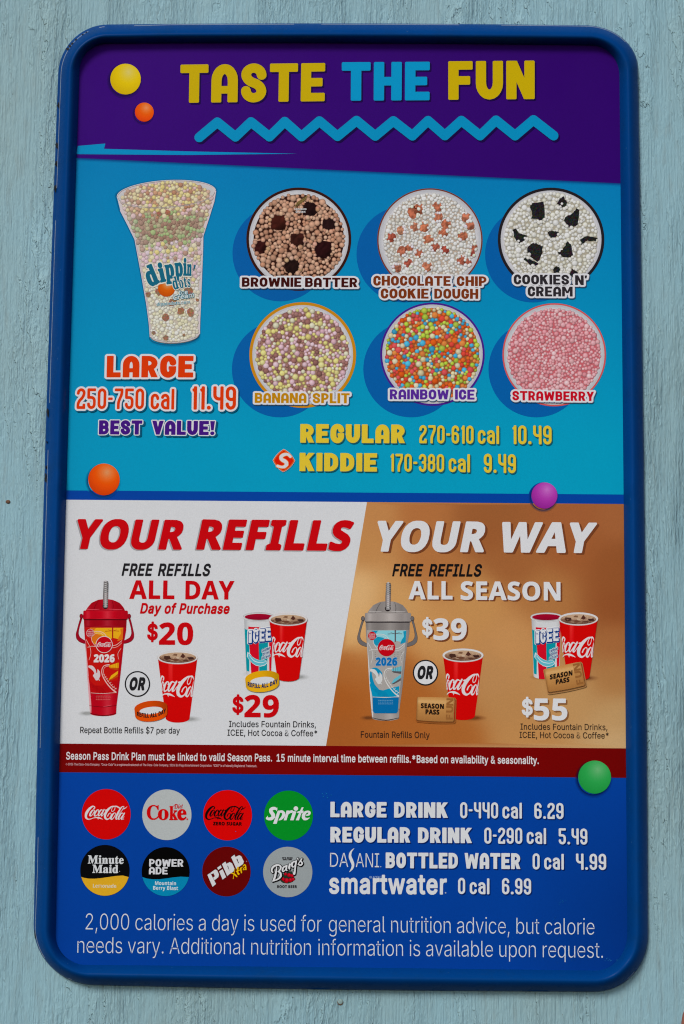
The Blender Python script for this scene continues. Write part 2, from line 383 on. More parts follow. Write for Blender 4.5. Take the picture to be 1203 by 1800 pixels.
  'Q': [533, [[245,159,313,159,468,-48,401,-48,331,46],[235,-5,177,11,126,42,86,88,57,146,42,215,42,293,57,362,86,421,126,466,177,498,235,514,299,514,357,498,408,466,448,421,477,362,491,293,491,215,477,146,448,88,408,42,357,11,299,-5],[289,54,330,66,367,89,396,123,418,168,429,223,429,286,418,341,396,386,367,420,330,443,289,454,245,454,203,443,167,420,137,385,116,340,105,285,105,223,116,168,137,123,167,89,203,66,245,54]]],
  'R': [449, [[60,0,60,509,264,507,313,497,351,478,380,450,399,415,408,374,408,330,399,290,380,255,351,228,312,209,264,199,96,198,96,255,252,256,284,262,309,273,327,290,344,338,339,393,327,415,309,433,284,445,252,451,125,452,125,0],[353,0,230,229,303,229,428,0]]],
  'S': [447, [[197,-8,149,1,108,19,76,45,54,77,38,137,104,137,110,110,123,88,166,59,224,49,286,60,311,74,329,92,341,114,346,139,342,161,316,193,272,214,154,249,105,274,71,307,54,348,53,393,65,431,87,463,119,488,158,506,203,514,252,514,296,505,334,488,365,463,387,433,401,378,337,378,326,412,302,437,267,453,225,459,167,448,129,418,118,398,115,376,119,352,148,319,191,300,324,258,369,229,401,185,407,155,407,118,396,81,374,48,343,21,302,2,252,-8]]],
  'T': [449, [[32,452,32,509,417,509,417,452,257,452,257,0,193,0,193,452]]],
  'U': [517, [[230,-7,177,5,133,28,98,60,74,101,62,148,60,509,124,509,125,160,133,128,150,99,173,77,203,61,239,53,279,53,315,61,345,77,368,99,384,128,392,160,393,509,457,509,456,148,443,101,419,60,384,28,340,5,288,-7]]],
  'V': [480, [[204,0,16,509,84,509,248,31,235,31,290,206,395,509,463,509,278,0]]],
  'W': [686, [[155,0,16,509,82,509,197,40,189,40,211,145,306,509,380,509,497,40,488,40,510,145,603,509,670,509,530,0,455,0,355,373,336,475,350,475,318,323,230,0]]],
  'X': [474, [[18,0,217,284,217,236,29,509,104,509,219,337,243,292,232,292,272,361,374,509,446,509,259,239,259,287,456,0,382,0,254,188,230,231,244,231,206,166,91,0]]],
  'Y': [472, [[203,0,203,208,16,509,91,509,215,305,250,230,224,230,280,344,381,509,455,509,268,208,268,0]]],
  'Z': [438, [[42,0,42,46,341,476,348,454,40,452,40,509,397,509,397,462,97,33,90,54,399,57,399,0]]],
  '0': [453, [[199,-5,151,11,111,41,80,86,60,144,49,214,49,294,60,364,81,422,112,467,151,498,200,514,254,514,302,498,342,467,372,422,393,364,404,294,404,214,393,144,373,86,342,41,302,11,254,-5],[245,51,276,63,303,87,323,122,336,168,343,223,343,285,336,341,323,387,303,422,276,446,245,458,209,458,177,446,151,422,131,387,117,341,110,285,110,223,117,168,131,122,151,87,177,63,209,51]]],
  '1': [453, [[76,0,76,55,391,55,391,0],[276,509,276,0,212,0,209,448,86,358,86,427,198,509]]],
  '2': [453, [[64,0,64,47,272,270,305,316,320,360,313,408,283,443,237,459,184,453,145,424,127,362,66,362,71,405,86,442,111,473,143,496,182,511,225,516,268,511,306,497,337,474,361,445,376,411,381,372,371,318,336,259,153,57,389,57,389,0]]],
  '3': [453, [[195,-6,152,2,114,19,83,43,60,74,44,132,109,132,115,107,144,71,191,52,248,53,297,74,315,93,325,116,326,172,316,196,299,217,275,234,242,244,157,248,157,299,288,452,70,452,70,509,372,509,372,461,211,278,211,289,264,288,308,276,344,253,371,222,387,186,393,145,387,103,370,66,344,36,309,12,243,-6]]],
  '4': [453, [[40,105,40,158,247,509,311,509,109,163,413,163,413,105],[282,0,282,318,343,318,343,0]]],
  '5': [453, [[199,-6,159,3,123,21,94,45,73,76,60,130,122,130,138,89,173,60,221,50,250,53,276,64,298,82,314,104,324,131,324,193,314,221,297,244,275,262,248,273,192,275,145,258,128,246,67,253,96,509,366,509,366,452,151,452,136,301,178,325,229,334,294,321,345,285,379,231,391,163,385,117,369,76,343,41,309,15,245,-5]]],
  '6': [453, [[203,-5,161,5,125,26,96,56,75,94,65,138,65,180,73,219,118,311,252,509,322,509,151,261,145,261,165,288,196,307,235,314,278,309,316,295,346,271,370,240,384,201,389,157,384,112,368,73,343,39,310,14,249,-6],[241,49,267,56,289,70,320,114,327,173,320,201,289,244,267,258,241,264,212,264,186,258,163,244,145,225,132,201,126,143,132,114,145,90,163,70,186,56,212,49]]],
  '7': [453, [[97,0,323,452,62,452,62,509,391,509,391,449,165,0]]],
  '8': [453, [[201,-6,156,3,117,21,86,47,64,78,53,115,53,151,72,208,113,249,153,267,119,282,93,308,76,342,70,380,75,417,90,450,114,477,146,498,184,511,226,516,269,511,306,498,337,477,361,450,377,417,382,380,376,342,359,308,333,282,300,267,339,249,380,208,393,181,400,151,399,115,388,78,366,47,335,21,296,3,251,-6],[272,55,315,82,329,102,336,126,336,152,329,177,314,199,270,228,211,234,157,216,138,199,123,177,116,152,116,126,123,102,136,82,180,55,210,50],[263,296,300,321,318,363,313,410,285,444,240,459,188,454,151,429,134,388,139,341,168,306,213,290]]],
  '9': [453, [[249,514,291,503,328,482,356,452,377,414,388,371,388,328,380,290,334,197,200,0,130,0,301,248,307,248,287,221,257,202,218,195,175,199,137,214,106,237,83,269,68,307,64,352,69,397,85,436,110,469,143,494,203,514],[212,459,186,452,163,438,145,419,133,395,126,336,133,308,145,284,163,265,186,251,212,244,240,244,267,251,289,265,307,284,320,308,327,366,320,394,307,419,290,438,267,452,241,459]]],
  ' ': [188, []],
  '.': [188, [[70,3,50,32,50,50,57,66,86,86,121,79,134,66,140,32,121,3,104,-4]]],
  ',': [188, [[38,-119,68,71,137,71,84,-119]]],
  '-': [453, [[337,244,337,188,114,188,114,244]]],
  '$': [447, [[202,-74,202,583,244,583,244,-74],[197,-8,149,1,108,19,76,45,54,77,38,137,104,137,110,110,123,88,166,59,224,49,286,60,311,74,329,92,341,114,346,139,342,161,316,193,272,214,154,249,105,274,71,307,54,348,53,393,65,431,87,463,119,488,158,506,203,514,252,514,296,505,334,488,365,463,387,433,401,378,337,378,326,412,302,437,267,453,225,459,167,448,129,418,118,398,115,376,119,352,148,319,191,300,324,258,369,229,401,185,407,155,407,118,396,81,374,48,343,21,302,2,252,-8]]],
  '&': [448, [[173,-6,129,4,93,22,65,47,45,78,35,114,35,149,42,177,73,224,246,363,260,389,258,427,245,445,226,457,184,459,155,444,139,416,139,380,155,346,438,0,364,0,94,331,76,384,76,415,84,445,99,470,121,491,149,505,182,513,218,513,251,505,279,491,300,471,315,447,323,393,310,352,283,317,154,217,110,174,97,131,109,87,143,57,193,46,251,59,301,95,336,151,349,224,408,224,397,144,371,92,320,34,289,14,215,-6]]],
  '*': [453, [[201,223,206,331,114,272,89,315,186,365,89,415,114,459,206,400,201,509,250,509,246,400,337,459,362,415,266,365,362,315,337,272,246,331,250,223]]],
  '!': [196, [[67,160,63,509,132,509,128,160],[73,3,53,32,53,50,73,79,107,86,123,79,143,50,136,16,123,3,107,-4]]],
  "'": [206, [[78,318,70,509,136,509,128,318]]],
  '%': [676, [[160,284,132,291,110,305,93,324,75,373,78,440,101,486,121,503,146,513,175,517,206,513,230,503,250,486,273,440,275,373,257,324,241,305,218,291,191,284],[188,329,206,338,223,376,221,435,213,454,198,468,175,473,153,468,138,454,127,412,133,355,145,338,163,329],[486,-9,458,-2,436,12,419,31,401,81,403,147,427,194,447,210,471,221,501,225,531,221,556,210,576,194,598,147,600,81,583,31,566,12,544,-2,517,-9],[513,36,531,45,548,84,546,142,538,162,524,176,501,180,479,176,464,162,453,120,459,62,470,45,489,36],[132,0,482,509,540,509,191,0]]],
  ':': [188, [[70,3,50,32,50,50,57,66,86,86,121,79,134,66,140,32,121,3,104,-4],[70,278,50,307,50,325,57,342,86,361,121,354,134,342,140,307,121,278,104,272]]],
  '"': [321, [[78,318,70,509,136,509,128,318],[193,318,185,509,250,509,243,318]]],
 },
 'B': {
  'A': [463, [[0,0,169,482,293,482,463,0,354,0,319,114,144,114,109,0],[170,199,295,199,232,407,204,311]]],
  'B': [451, [[60,0,60,480,255,478,327,464,376,437,391,416,401,389,402,338,393,304,374,276,330,251,373,234,404,199,416,139,404,81,369,37,313,9,240,0],[162,289,241,290,272,297,290,311,298,332,298,357,288,377,268,389,236,395,162,396],[162,84,249,85,281,94,300,111,309,135,309,162,300,184,281,200,247,208,162,209]]],
  'C': [428, [[219,-5,158,10,110,41,75,84,52,139,40,203,41,274,54,338,80,394,118,437,168,468,229,484,318,481,404,453,371,370,317,392,264,402,212,391,175,358,151,306,144,238,151,171,172,120,209,88,264,78,323,85,386,103,386,18,324,-1,273,-6]]],
  'D': [497, [[60,0,60,480,247,478,313,464,368,438,411,398,441,346,456,282,454,187,441,138,419,96,389,61,351,35,306,15,255,4,196,0],[162,84,206,84,270,94,316,123,343,173,353,242,344,311,318,359,275,387,216,396,162,396]]],
  'E': [376, [[60,0,60,480,336,480,336,396,162,396,162,291,324,291,324,208,162,208,162,84,336,84,336,0]]],
  'F': [369, [[60,0,60,480,335,480,335,396,161,396,161,273,323,273,323,189,161,189,161,0]]],
  'G': [486, [[211,-3,167,9,129,29,97,56,71,92,53,134,43,184,41,277,55,342,84,397,127,439,183,469,251,484,346,482,432,457,398,375,348,394,289,402,247,397,212,381,183,357,162,325,148,285,144,238,147,194,156,155,173,123,197,98,229,83,289,78,333,85,333,185,242,185,242,269,433,269,433,21,354,1,287,-6]]],
  'H': [514, [[60,0,60,480,162,480,162,291,352,291,352,480,453,480,453,0,352,0,352,207,162,207,162,0]]],
  'I': [261, [[21,0,21,58,80,85,80,395,21,422,21,480,240,480,240,422,181,395,181,85,240,58,240,0]]],
  'K': [446, [[60,0,60,480,162,480,162,260,332,480,445,480,277,267,446,0,330,0,205,202,162,171,162,0]]],
  'L': [379, [[60,0,60,480,162,480,162,84,357,84,357,0]]],
  'M': [633, [[60,0,60,480,199,480,314,113,435,480,573,480,573,0,478,0,480,375,357,0,263,0,145,376,151,0]]],
  'N': [546, [[60,0,60,480,189,480,399,120,394,480,486,480,486,0,357,0,145,363,151,226,151,0]]],
  'O': [535, [[230,-5,166,11,115,41,77,84,53,140,40,205,40,277,53,342,77,397,115,440,166,470,230,485,305,485,369,470,420,440,457,397,482,341,494,277,494,204,482,139,457,84,420,41,369,11,305,-5],[298,81,344,103,373,146,387,205,387,276,373,336,344,378,298,400,238,400,191,378,162,336,148,276,148,205,162,146,191,103,238,81]]],
  'P': [422, [[60,0,60,480,257,477,324,457,349,440,381,392,392,330,387,289,374,252,351,219,316,193,268,176,162,171,162,0],[162,254,216,255,250,263,275,281,287,309,284,357,269,379,243,392,162,396]]],
  'R': [443, [[60,0,60,480,246,477,318,459,345,444,365,424,380,399,392,336,379,278,346,237,302,209,443,0,330,0,216,184,162,184,162,0],[162,267,218,268,254,276,277,293,287,318,287,349,276,373,252,388,216,395,162,396]]],
  'S': [370, [[130,-5,62,10,31,22,31,117,102,90,175,77,207,81,228,92,240,108,244,128,237,153,217,172,114,225,77,253,48,293,36,350,47,407,80,450,131,477,199,486,270,478,341,453,308,373,249,394,195,402,170,398,151,388,140,373,136,353,141,330,158,313,289,241,329,196,340,168,343,133,332,76,297,31,242,3,206,-4]]],
  'T': [389, [[144,0,144,395,13,395,13,480,375,480,375,395,245,395,245,0]]],
  'U': [508, [[207,-4,168,5,134,21,107,42,85,68,70,98,57,171,57,480,158,480,160,159,172,117,196,92,232,80,278,80,314,93,337,120,348,161,349,480,451,480,449,145,438,100,417,61,384,29,340,6,284,-5]]],
  'V': [437, [[163,0,0,480,103,480,208,136,218,89,236,167,334,480,437,480,273,0]]],
  'W': [649, [[122,0,0,480,100,480,185,92,199,177,277,480,373,480,457,143,465,92,480,179,549,480,649,480,527,0,412,0,325,359,238,0]]],
  'Y': [419, [[159,0,159,183,0,480,110,480,210,282,310,480,419,480,260,187,260,0]]],
  'Z': [389, [[16,0,16,66,246,396,22,396,22,480,367,480,367,414,137,84,373,84,373,0]]],
  'a': [406, [[118,-5,78,9,46,38,30,82,31,137,51,180,92,208,154,223,256,228,255,258,247,279,232,293,211,299,159,296,95,273,62,341,128,365,203,374,268,366,316,342,345,302,355,244,355,0,285,0,263,50,214,7,163,-6],[195,68,222,77,243,96,254,123,256,170,195,167,161,158,142,142,132,121,132,98,139,82,169,67]]],
  'b': [425, [[235,-6,203,1,146,40,129,0,52,0,52,510,152,510,148,319,180,349,205,365,238,372,286,370,336,346,373,299,393,228,392,140,373,69,335,20,284,-4],[240,76,265,91,283,119,292,160,292,211,282,251,264,278,239,292,206,292,179,280,163,256,152,185,156,138,168,103,190,82,206,76]]],
  'd': [425, [[139,-4,90,20,52,68,33,139,33,227,52,298,90,346,141,370,190,372,223,365,280,320,273,393,273,510,373,510,373,0,296,0,277,48,245,17,220,2,187,-6],[223,75,252,87,269,112,279,182,275,229,263,264,240,285,202,292,173,285,150,264,136,229,132,181,136,134,150,100,173,80,187,75]]],
  'e': [397, [[192,-5,143,5,101,25,68,56,44,98,32,150,32,212,42,265,64,308,94,340,133,361,178,372,239,371,300,349,343,306,365,245,368,158,132,158,139,121,157,92,185,74,223,68,287,75,347,97,347,19,290,0,239,-6],[134,225,274,225,269,256,257,280,235,297,204,302,178,298,156,283,136,243]]],
  'i': [205, [[72,418,57,430,49,449,49,474,57,494,92,510,133,505,148,494,156,474,156,449,148,430,113,413],[52,0,52,367,152,367,152,0]]],
  'l': [205, [[52,0,52,510,152,510,152,0]]],
  'n': [441, [[52,0,52,367,129,367,142,320,148,320,168,344,196,361,261,373,314,365,355,342,382,300,391,239,391,0,291,0,290,233,283,263,269,282,246,292,211,292,179,276,162,245,154,200,152,0]]],
  'o': [416, [[182,-5,137,6,97,28,66,60,43,103,32,155,33,227,42,265,57,297,78,324,104,346,134,361,209,373,258,368,300,351,336,324,363,287,380,240,385,184,373,103,358,70,337,43,311,21,281,6,246,-4],[227,76,255,90,273,117,282,158,282,210,273,250,255,278,226,291,189,291,160,278,142,250,133,210,133,158,142,117,160,90,189,76]]],
  'p': [425, [[52,-161,52,367,134,367,148,319,205,364,238,372,286,370,336,346,373,299,393,228,392,140,373,69,334,21,283,-4,235,-6,203,1,147,40,152,-13,152,-161],[242,76,267,91,284,119,292,160,289,233,276,266,254,287,206,292,179,280,163,256,152,185,156,138,168,103,190,82,206,76]]],
  'r': [305, [[52,0,52,367,128,367,143,305,179,343,207,362,261,373,288,371,283,277,254,280,205,271,184,259,167,242,156,218,152,0]]],
  's': [334, [[100,-4,31,15,31,97,95,75,155,66,197,75,210,98,204,115,183,132,74,185,41,220,30,271,40,316,70,348,116,367,209,372,272,358,304,345,274,273,223,292,174,300,141,293,130,275,135,260,261,196,296,162,305,139,308,109,298,60,269,23,220,1,188,-5]]],
  't': [291, [[133,-1,107,10,86,29,72,56,64,93,63,291,15,291,15,334,71,367,99,445,163,445,163,367,266,367,266,291,163,291,164,105,170,89,198,74,270,85,270,10,192,-6]]],
  'u': [441, [[153,-5,105,11,70,44,53,95,50,367,150,367,151,134,158,105,173,85,195,74,231,75,262,91,279,122,288,167,289,367,389,367,389,0,312,0,299,47,293,47,273,23,245,6,198,-6]]],
  'y': [382, [[23,-156,23,-77,62,-81,91,-76,112,-61,146,3,0,367,109,367,185,138,193,97,207,161,275,367,382,367,215,-74,185,-117,145,-145,99,-159]]],
  '0': [384, [[151,-3,116,10,88,30,64,59,34,137,24,240,28,312,40,373,62,421,93,457,136,480,191,487,232,483,266,471,295,450,318,422,336,386,357,295,358,203,350,136,333,82,307,39,270,10,221,-5],[209,78,235,98,250,139,258,201,258,278,250,340,235,382,209,402,174,402,148,382,133,340,126,278,126,201,133,140,148,98,174,78]]],
  '1': [384, [[176,0,176,370,89,296,40,357,194,480,277,480,277,0]]],
  '2': [384, [[27,0,27,71,194,241,232,290,247,333,247,358,239,380,223,394,202,401,149,394,81,353,26,418,70,451,123,476,197,486,241,482,278,469,308,449,330,423,344,392,349,357,345,319,333,284,287,220,153,85,362,85,362,0]]],
  '3': [384, [[126,-5,57,8,26,19,26,105,90,82,153,74,199,79,229,93,246,115,251,146,241,180,206,200,99,208,99,285,191,290,230,310,243,341,243,362,235,382,219,396,192,403,129,398,73,369,26,439,92,473,134,483,183,486,249,479,300,456,332,420,343,372,336,327,313,293,280,268,240,253,311,228,340,200,355,162,356,119,346,82,325,49,294,23,251,4,196,-6]]],
  '4': [384, [[216,0,216,99,11,99,11,170,222,480,315,480,315,178,373,178,373,99,315,99,315,0],[101,178,216,178,218,363,189,311]]],
  '5': [384, [[108,-3,33,19,33,107,93,85,158,76,198,81,227,94,245,118,251,152,245,184,227,206,197,220,126,222,83,214,42,235,60,480,320,480,320,394,149,394,140,300,201,306,243,302,279,289,310,269,333,240,348,204,353,161,341,91,326,62,305,38,278,18,245,4,206,-4]]],
  '6': [384, [[175,-5,131,6,91,29,60,63,37,110,25,169,27,265,44,343,80,411,108,439,142,460,184,476,271,485,328,480,328,399,271,406,218,401,178,387,151,364,132,334,117,256,148,287,173,303,206,311,255,309,305,289,341,250,360,194,359,123,337,62,294,18,234,-4],[211,76,235,86,253,107,263,138,263,175,255,203,239,222,214,232,169,228,139,206,125,175,129,135,149,96,165,82,185,75]]],
  '7': [384, [[75,0,255,394,18,394,18,480,362,480,362,416,181,0]]],
  '8': [384, [[154,-5,92,13,48,46,26,93,25,145,39,185,65,216,116,251,61,299,44,331,38,371,44,406,60,435,85,457,117,473,192,486,268,473,300,457,324,435,340,406,345,370,339,331,321,299,293,274,259,253,308,222,346,180,356,154,360,124,355,87,339,55,313,29,280,9,216,-6],[192,296,232,321,245,339,250,363,246,383,233,399,215,408,169,408,150,399,138,383,134,363,138,340,181,301],[208,69,237,77,255,93,265,114,260,152,236,178,187,209,137,175,122,153,118,128,122,104,136,85,174,69]]],
  '9': [384, [[55,-2,55,79,113,73,166,77,205,92,233,114,251,144,267,222,236,191,212,176,178,168,127,169,78,189,42,228,24,284,24,355,46,416,89,460,149,482,209,483,253,472,292,450,324,415,347,368,359,309,357,213,340,135,303,67,276,40,241,18,199,2,148,-6],[215,250,245,272,259,303,255,344,235,382,218,396,198,403,173,402,148,392,130,372,121,340,121,303,129,276,145,256,169,246]]],
 },
 'S': {
  'M': [634, [[14,0,14,17,43,22,61,32,72,50,75,393,68,421,45,434,15,439,15,455,185,455,317,142,449,455,617,455,617,439,590,433,573,423,563,405,560,72,568,36,588,21,617,17,617,0,396,0,396,17,433,25,450,44,455,83,455,399,288,0,270,0,105,389,106,62,113,37,128,24,169,17,169,0]]],
  'C': [468, [[224,-9,164,6,113,37,72,79,43,132,28,194,28,262,43,323,72,376,114,418,166,448,226,464,283,464,372,438,399,437,415,452,419,465,437,465,437,308,420,308,392,364,356,407,313,434,265,443,212,430,174,389,151,321,144,226,152,138,177,74,219,36,278,24,318,29,358,45,395,71,428,106,447,89,409,45,365,14,314,-5]]],
  'D': [496, [[20,0,20,17,47,21,63,30,71,46,73,392,67,418,53,432,15,439,15,455,278,452,328,441,370,422,405,396,433,364,452,325,464,279,468,228,453,128,408,57,333,14,228,0],[253,27,279,37,302,53,333,104,349,181,351,229,343,318,319,382,279,420,211,433,195,428,186,417,182,398,184,48,190,34,211,25]]],
  'm': [554, [[18,0,18,16,45,26,52,56,49,278,41,288,19,294,19,310,146,310,146,265,188,305,237,318,268,315,292,304,310,286,320,261,364,304,390,315,418,318,455,312,482,292,498,258,504,212,507,31,514,22,536,16,536,0,377,0,377,16,403,26,410,56,406,250,400,264,387,270,363,269,337,252,324,237,328,32,335,22,356,16,356,0,199,0,199,16,225,26,232,56,228,250,222,264,209,270,184,269,158,251,146,235,150,32,177,16,177,0]]],
  'i': [198, [[90,363,72,370,58,384,51,402,51,423,58,441,72,455,90,462,111,462,129,455,143,441,150,423,150,402,143,384,129,370,111,363],[18,0,18,16,45,26,52,56,49,280,43,288,20,293,21,310,148,310,152,31,180,16,180,0]]],
  'n': [381, [[18,0,18,16,45,26,52,56,49,278,41,288,19,294,19,310,148,310,148,267,190,306,243,318,281,312,309,292,325,258,330,212,334,31,341,22,363,16,363,0,202,0,202,16,219,19,233,38,234,241,229,258,219,268,203,271,173,262,148,235,151,31,158,22,180,16,180,0]]],
  'u': [375, [[109,-8,77,5,57,32,47,72,44,268,39,282,29,291,11,294,11,310,142,310,142,66,156,41,169,36,191,37,217,53,228,66,224,277,216,288,189,294,189,310,324,310,328,44,360,30,360,13,300,7,228,-10,228,40,186,3,145,-9]]],
  't': [228, [[105,-8,76,2,58,22,49,52,48,279,20,279,20,300,88,369,129,424,144,424,144,310,208,310,208,279,144,279,147,57,162,41,179,42,198,60,206,75,222,66,205,33,182,9,155,-5]]],
  'e': [301, [[135,-9,100,1,70,22,46,51,29,88,21,132,21,180,30,222,47,258,72,286,103,307,138,317,185,316,230,297,264,259,281,206,283,166,117,166,123,112,138,73,164,50,199,42,237,53,270,86,285,73,258,36,228,11,193,-5],[116,192,201,192,197,266,188,286,172,296,141,291,127,274,119,244,116,203]]],
  'a': [344, [[232,-7,216,1,205,15,200,35,151,2,95,-9,64,-4,40,11,25,34,20,63,31,104,63,136,119,164,199,190,198,254,192,275,180,288,160,295,129,294,107,283,105,271,118,250,122,222,116,208,87,191,51,198,40,210,34,248,42,269,81,302,143,318,195,317,246,304,276,277,291,236,293,48,298,36,320,42,329,28,294,-1,275,-8],[167,38,199,63,199,169,164,157,138,139,123,114,120,62,137,37]]],
  'd': [370, [[123,-9,92,1,65,22,43,50,28,85,20,125,21,172,29,217,45,256,68,286,96,306,128,317,168,316,207,297,223,280,222,411,217,425,176,439,176,455,319,455,322,46,329,36,353,28,353,11,294,6,223,-10,223,39,188,2,166,-7],[179,29,209,48,219,66,223,242,206,270,174,281,147,273,130,250,121,210,121,98,130,58,146,36,158,30]]],
  'o': [336, [[147,-9,108,2,74,23,48,53,29,89,20,131,20,177,29,219,48,256,74,286,108,306,147,317,189,317,228,307,261,286,287,257,306,221,316,178,316,130,306,88,287,51,261,22,228,2,190,-9],[182,13,202,27,216,68,219,133,213,253,201,283,181,297,155,297,135,283,123,253,117,134,121,68,135,27,155,13]]],
  'k': [359, [[17,0,17,16,45,26,52,56,49,424,43,433,20,439,21,455,148,455,148,169,234,256,243,271,242,285,206,293,206,310,345,310,345,293,308,284,275,260,222,209,353,26,376,16,376,0,211,0,211,16,227,17,238,25,235,44,163,147,148,134,151,31,180,16,180,0]]],
  'p': [371, [[17,-139,17,-124,40,-117,50,-101,49,277,42,287,19,295,19,310,143,310,143,263,160,287,180,305,203,315,248,318,279,307,306,287,326,258,341,223,349,182,349,136,341,92,326,54,304,24,277,2,245,-9,204,-7,164,14,148,32,150,-91,162,-115,197,-123,197,-139],[210,30,232,46,245,77,252,125,246,230,234,261,213,276,184,275,158,254,148,235,148,69,167,38,180,31]]],
  's': [288, [[137,-9,84,7,66,8,51,-9,36,-9,36,105,53,105,66,68,87,39,112,21,140,15,162,18,179,27,189,40,192,58,183,84,156,105,90,139,64,158,47,181,38,206,39,241,53,276,80,303,118,317,159,317,204,306,223,308,230,319,244,319,244,222,228,222,215,254,196,277,174,291,149,296,116,286,105,259,115,232,232,162,248,140,256,112,255,72,241,33,212,6,174,-8]]],
  'c': [293, [[137,-9,103,2,72,22,47,51,30,87,21,128,21,174,31,217,51,255,79,285,114,307,153,318,197,318,235,307,262,287,276,261,277,236,260,210,245,205,219,207,206,216,190,290,169,297,144,290,126,269,116,235,114,153,126,97,151,60,184,41,222,40,255,57,271,72,285,60,258,30,227,8,193,-6]]],
 },
 'I': {
  'B': [430, [[-34,0,-34,15,0,20,22,41,39,85,120,399,114,422,73,435,73,451,270,449,344,437,389,414,411,376,414,353,406,314,382,282,343,257,289,240,328,223,356,201,373,173,377,122,367,88,348,56,316,30,270,11,171,0],[227,250,270,266,299,297,313,339,311,392,299,412,280,424,242,427,226,416,181,249,199,248],[190,24,229,42,259,76,274,122,276,149,270,183,254,208,226,222,176,227,129,51,131,35,150,24]]],
  'a': [336, [[38,-7,12,4,-8,26,-18,56,-18,91,2,166,44,236,70,264,105,291,146,308,184,307,208,285,214,265,225,303,297,303,229,59,234,41,248,43,285,87,300,78,248,13,223,-3,197,-9,166,2,156,42,162,75,137,38,111,12,69,-7],[100,42,131,64,159,107,181,161,195,215,196,262,183,279,164,280,133,254,102,205,68,106,67,63,81,43]]],
  'r': [261, [[-14,0,52,252,45,268,18,273,17,289,151,310,114,189,171,280,197,302,222,310,250,298,259,265,249,230,236,221,220,218,202,223,183,240,169,237,143,204,103,119,66,0]]],
  'q': [321, [[75,-139,75,-121,99,-118,113,-105,161,62,114,8,89,-5,60,-9,31,-4,9,14,-5,43,-9,82,2,148,35,215,83,272,124,300,167,310,195,304,220,287,224,304,302,304,199,-89,204,-112,240,-122,240,-139],[109,43,139,65,167,109,190,163,204,218,206,266,194,281,177,283,149,263,122,226,99,180,74,92,75,62,89,44]]],
  's': [253, [[18,7,-7,-7,-24,-4,-7,109,13,105,19,65,33,37,54,20,81,14,110,24,120,52,114,77,44,174,29,217,30,245,42,274,67,296,98,308,199,296,212,307,230,307,215,205,197,207,188,242,174,268,156,283,126,288,103,273,97,262,98,244,151,169,186,108,189,69,170,26,130,-3,105,-9]]],
  'D': [484, [[-34,0,-34,15,0,20,22,41,39,85,120,394,114,422,73,435,73,451,253,451,345,439,411,404,451,345,464,263,459,210,442,159,415,112,378,71,320,30,250,7,155,0],[191,22,231,33,267,56,298,86,324,125,344,169,358,219,365,271,360,356,340,397,307,422,251,430,236,426,220,403,129,54,131,36,159,21]]],
  'i': [194, [[107,379,88,407,94,441,123,459,156,453,175,425,169,391,140,372],[38,-7,20,-1,8,12,1,46,53,254,46,268,19,273,19,289,150,310,84,61,90,43,104,45,142,90,155,81,129,42,103,14,76,-3]]],
  'e': [269, [[66,-8,31,6,4,34,-9,74,-10,116,-1,153,36,224,93,280,126,299,159,308,192,309,219,300,238,284,248,261,246,228,225,191,183,158,119,133,79,124,78,66,87,50,102,39,122,36,159,51,195,95,214,83,188,43,158,14,125,-4],[84,146,140,171,179,212,193,260,187,280,171,287,149,279,126,252,93,179]]],
  't': [185, [[10,-6,-4,3,-13,18,-12,65,45,273,13,273,13,297,79,334,134,398,162,398,134,300,187,300,179,273,126,273,67,61,73,42,86,44,128,95,144,85,88,14,45,-8]]],
 },
 'J': {
  'S': [356, [[79,-2,13,23,13,113,72,87,131,77,162,80,187,90,203,106,209,130,205,154,175,190,131,223,95,260,72,310,69,340,74,381,89,416,114,445,147,467,187,482,270,484,334,468,364,454,328,377,279,396,234,402,209,398,189,387,176,370,172,348,176,325,206,291,266,246,290,216,305,181,310,142,304,96,286,58,257,30,221,9,155,-6]]],
  'p': [400, [[-22,-161,90,367,165,367,163,311,206,354,234,369,267,373,317,360,338,343,355,318,366,284,367,196,343,110,324,72,299,40,270,15,237,-1,200,-7,170,-3,148,9,117,47,77,-161],[192,74,225,95,250,138,266,192,267,261,259,279,246,290,215,292,195,284,164,245,146,192,138,141,145,98,157,82,173,74]]],
  'r': [283, [[12,0,90,367,165,367,162,299,186,330,212,354,242,368,308,370,283,276,235,278,202,264,174,234,153,191,111,0]]],
  'i': [199, [[127,417,114,427,106,442,106,466,114,487,130,502,152,509,192,505,206,496,213,481,213,458,206,437,192,421,169,413],[12,0,90,367,189,367,111,0]]],
  't': [275, [[114,-6,79,4,54,23,41,56,41,105,81,291,31,291,40,340,105,367,148,445,212,445,195,367,288,367,272,291,179,291,140,101,144,82,162,74,222,85,222,11,184,-2,148,-6]]],
  'e': [374, [[144,-5,92,13,52,48,32,102,30,158,50,245,69,283,95,316,127,343,166,362,210,372,263,372,309,358,340,330,355,294,354,246,344,221,305,181,240,154,129,144,133,106,146,85,167,72,222,70,302,96,302,21,244,0,194,-6],[140,212,182,213,223,222,248,239,261,260,260,285,243,300,219,302,183,285,154,249,144,225]]],
 },
}
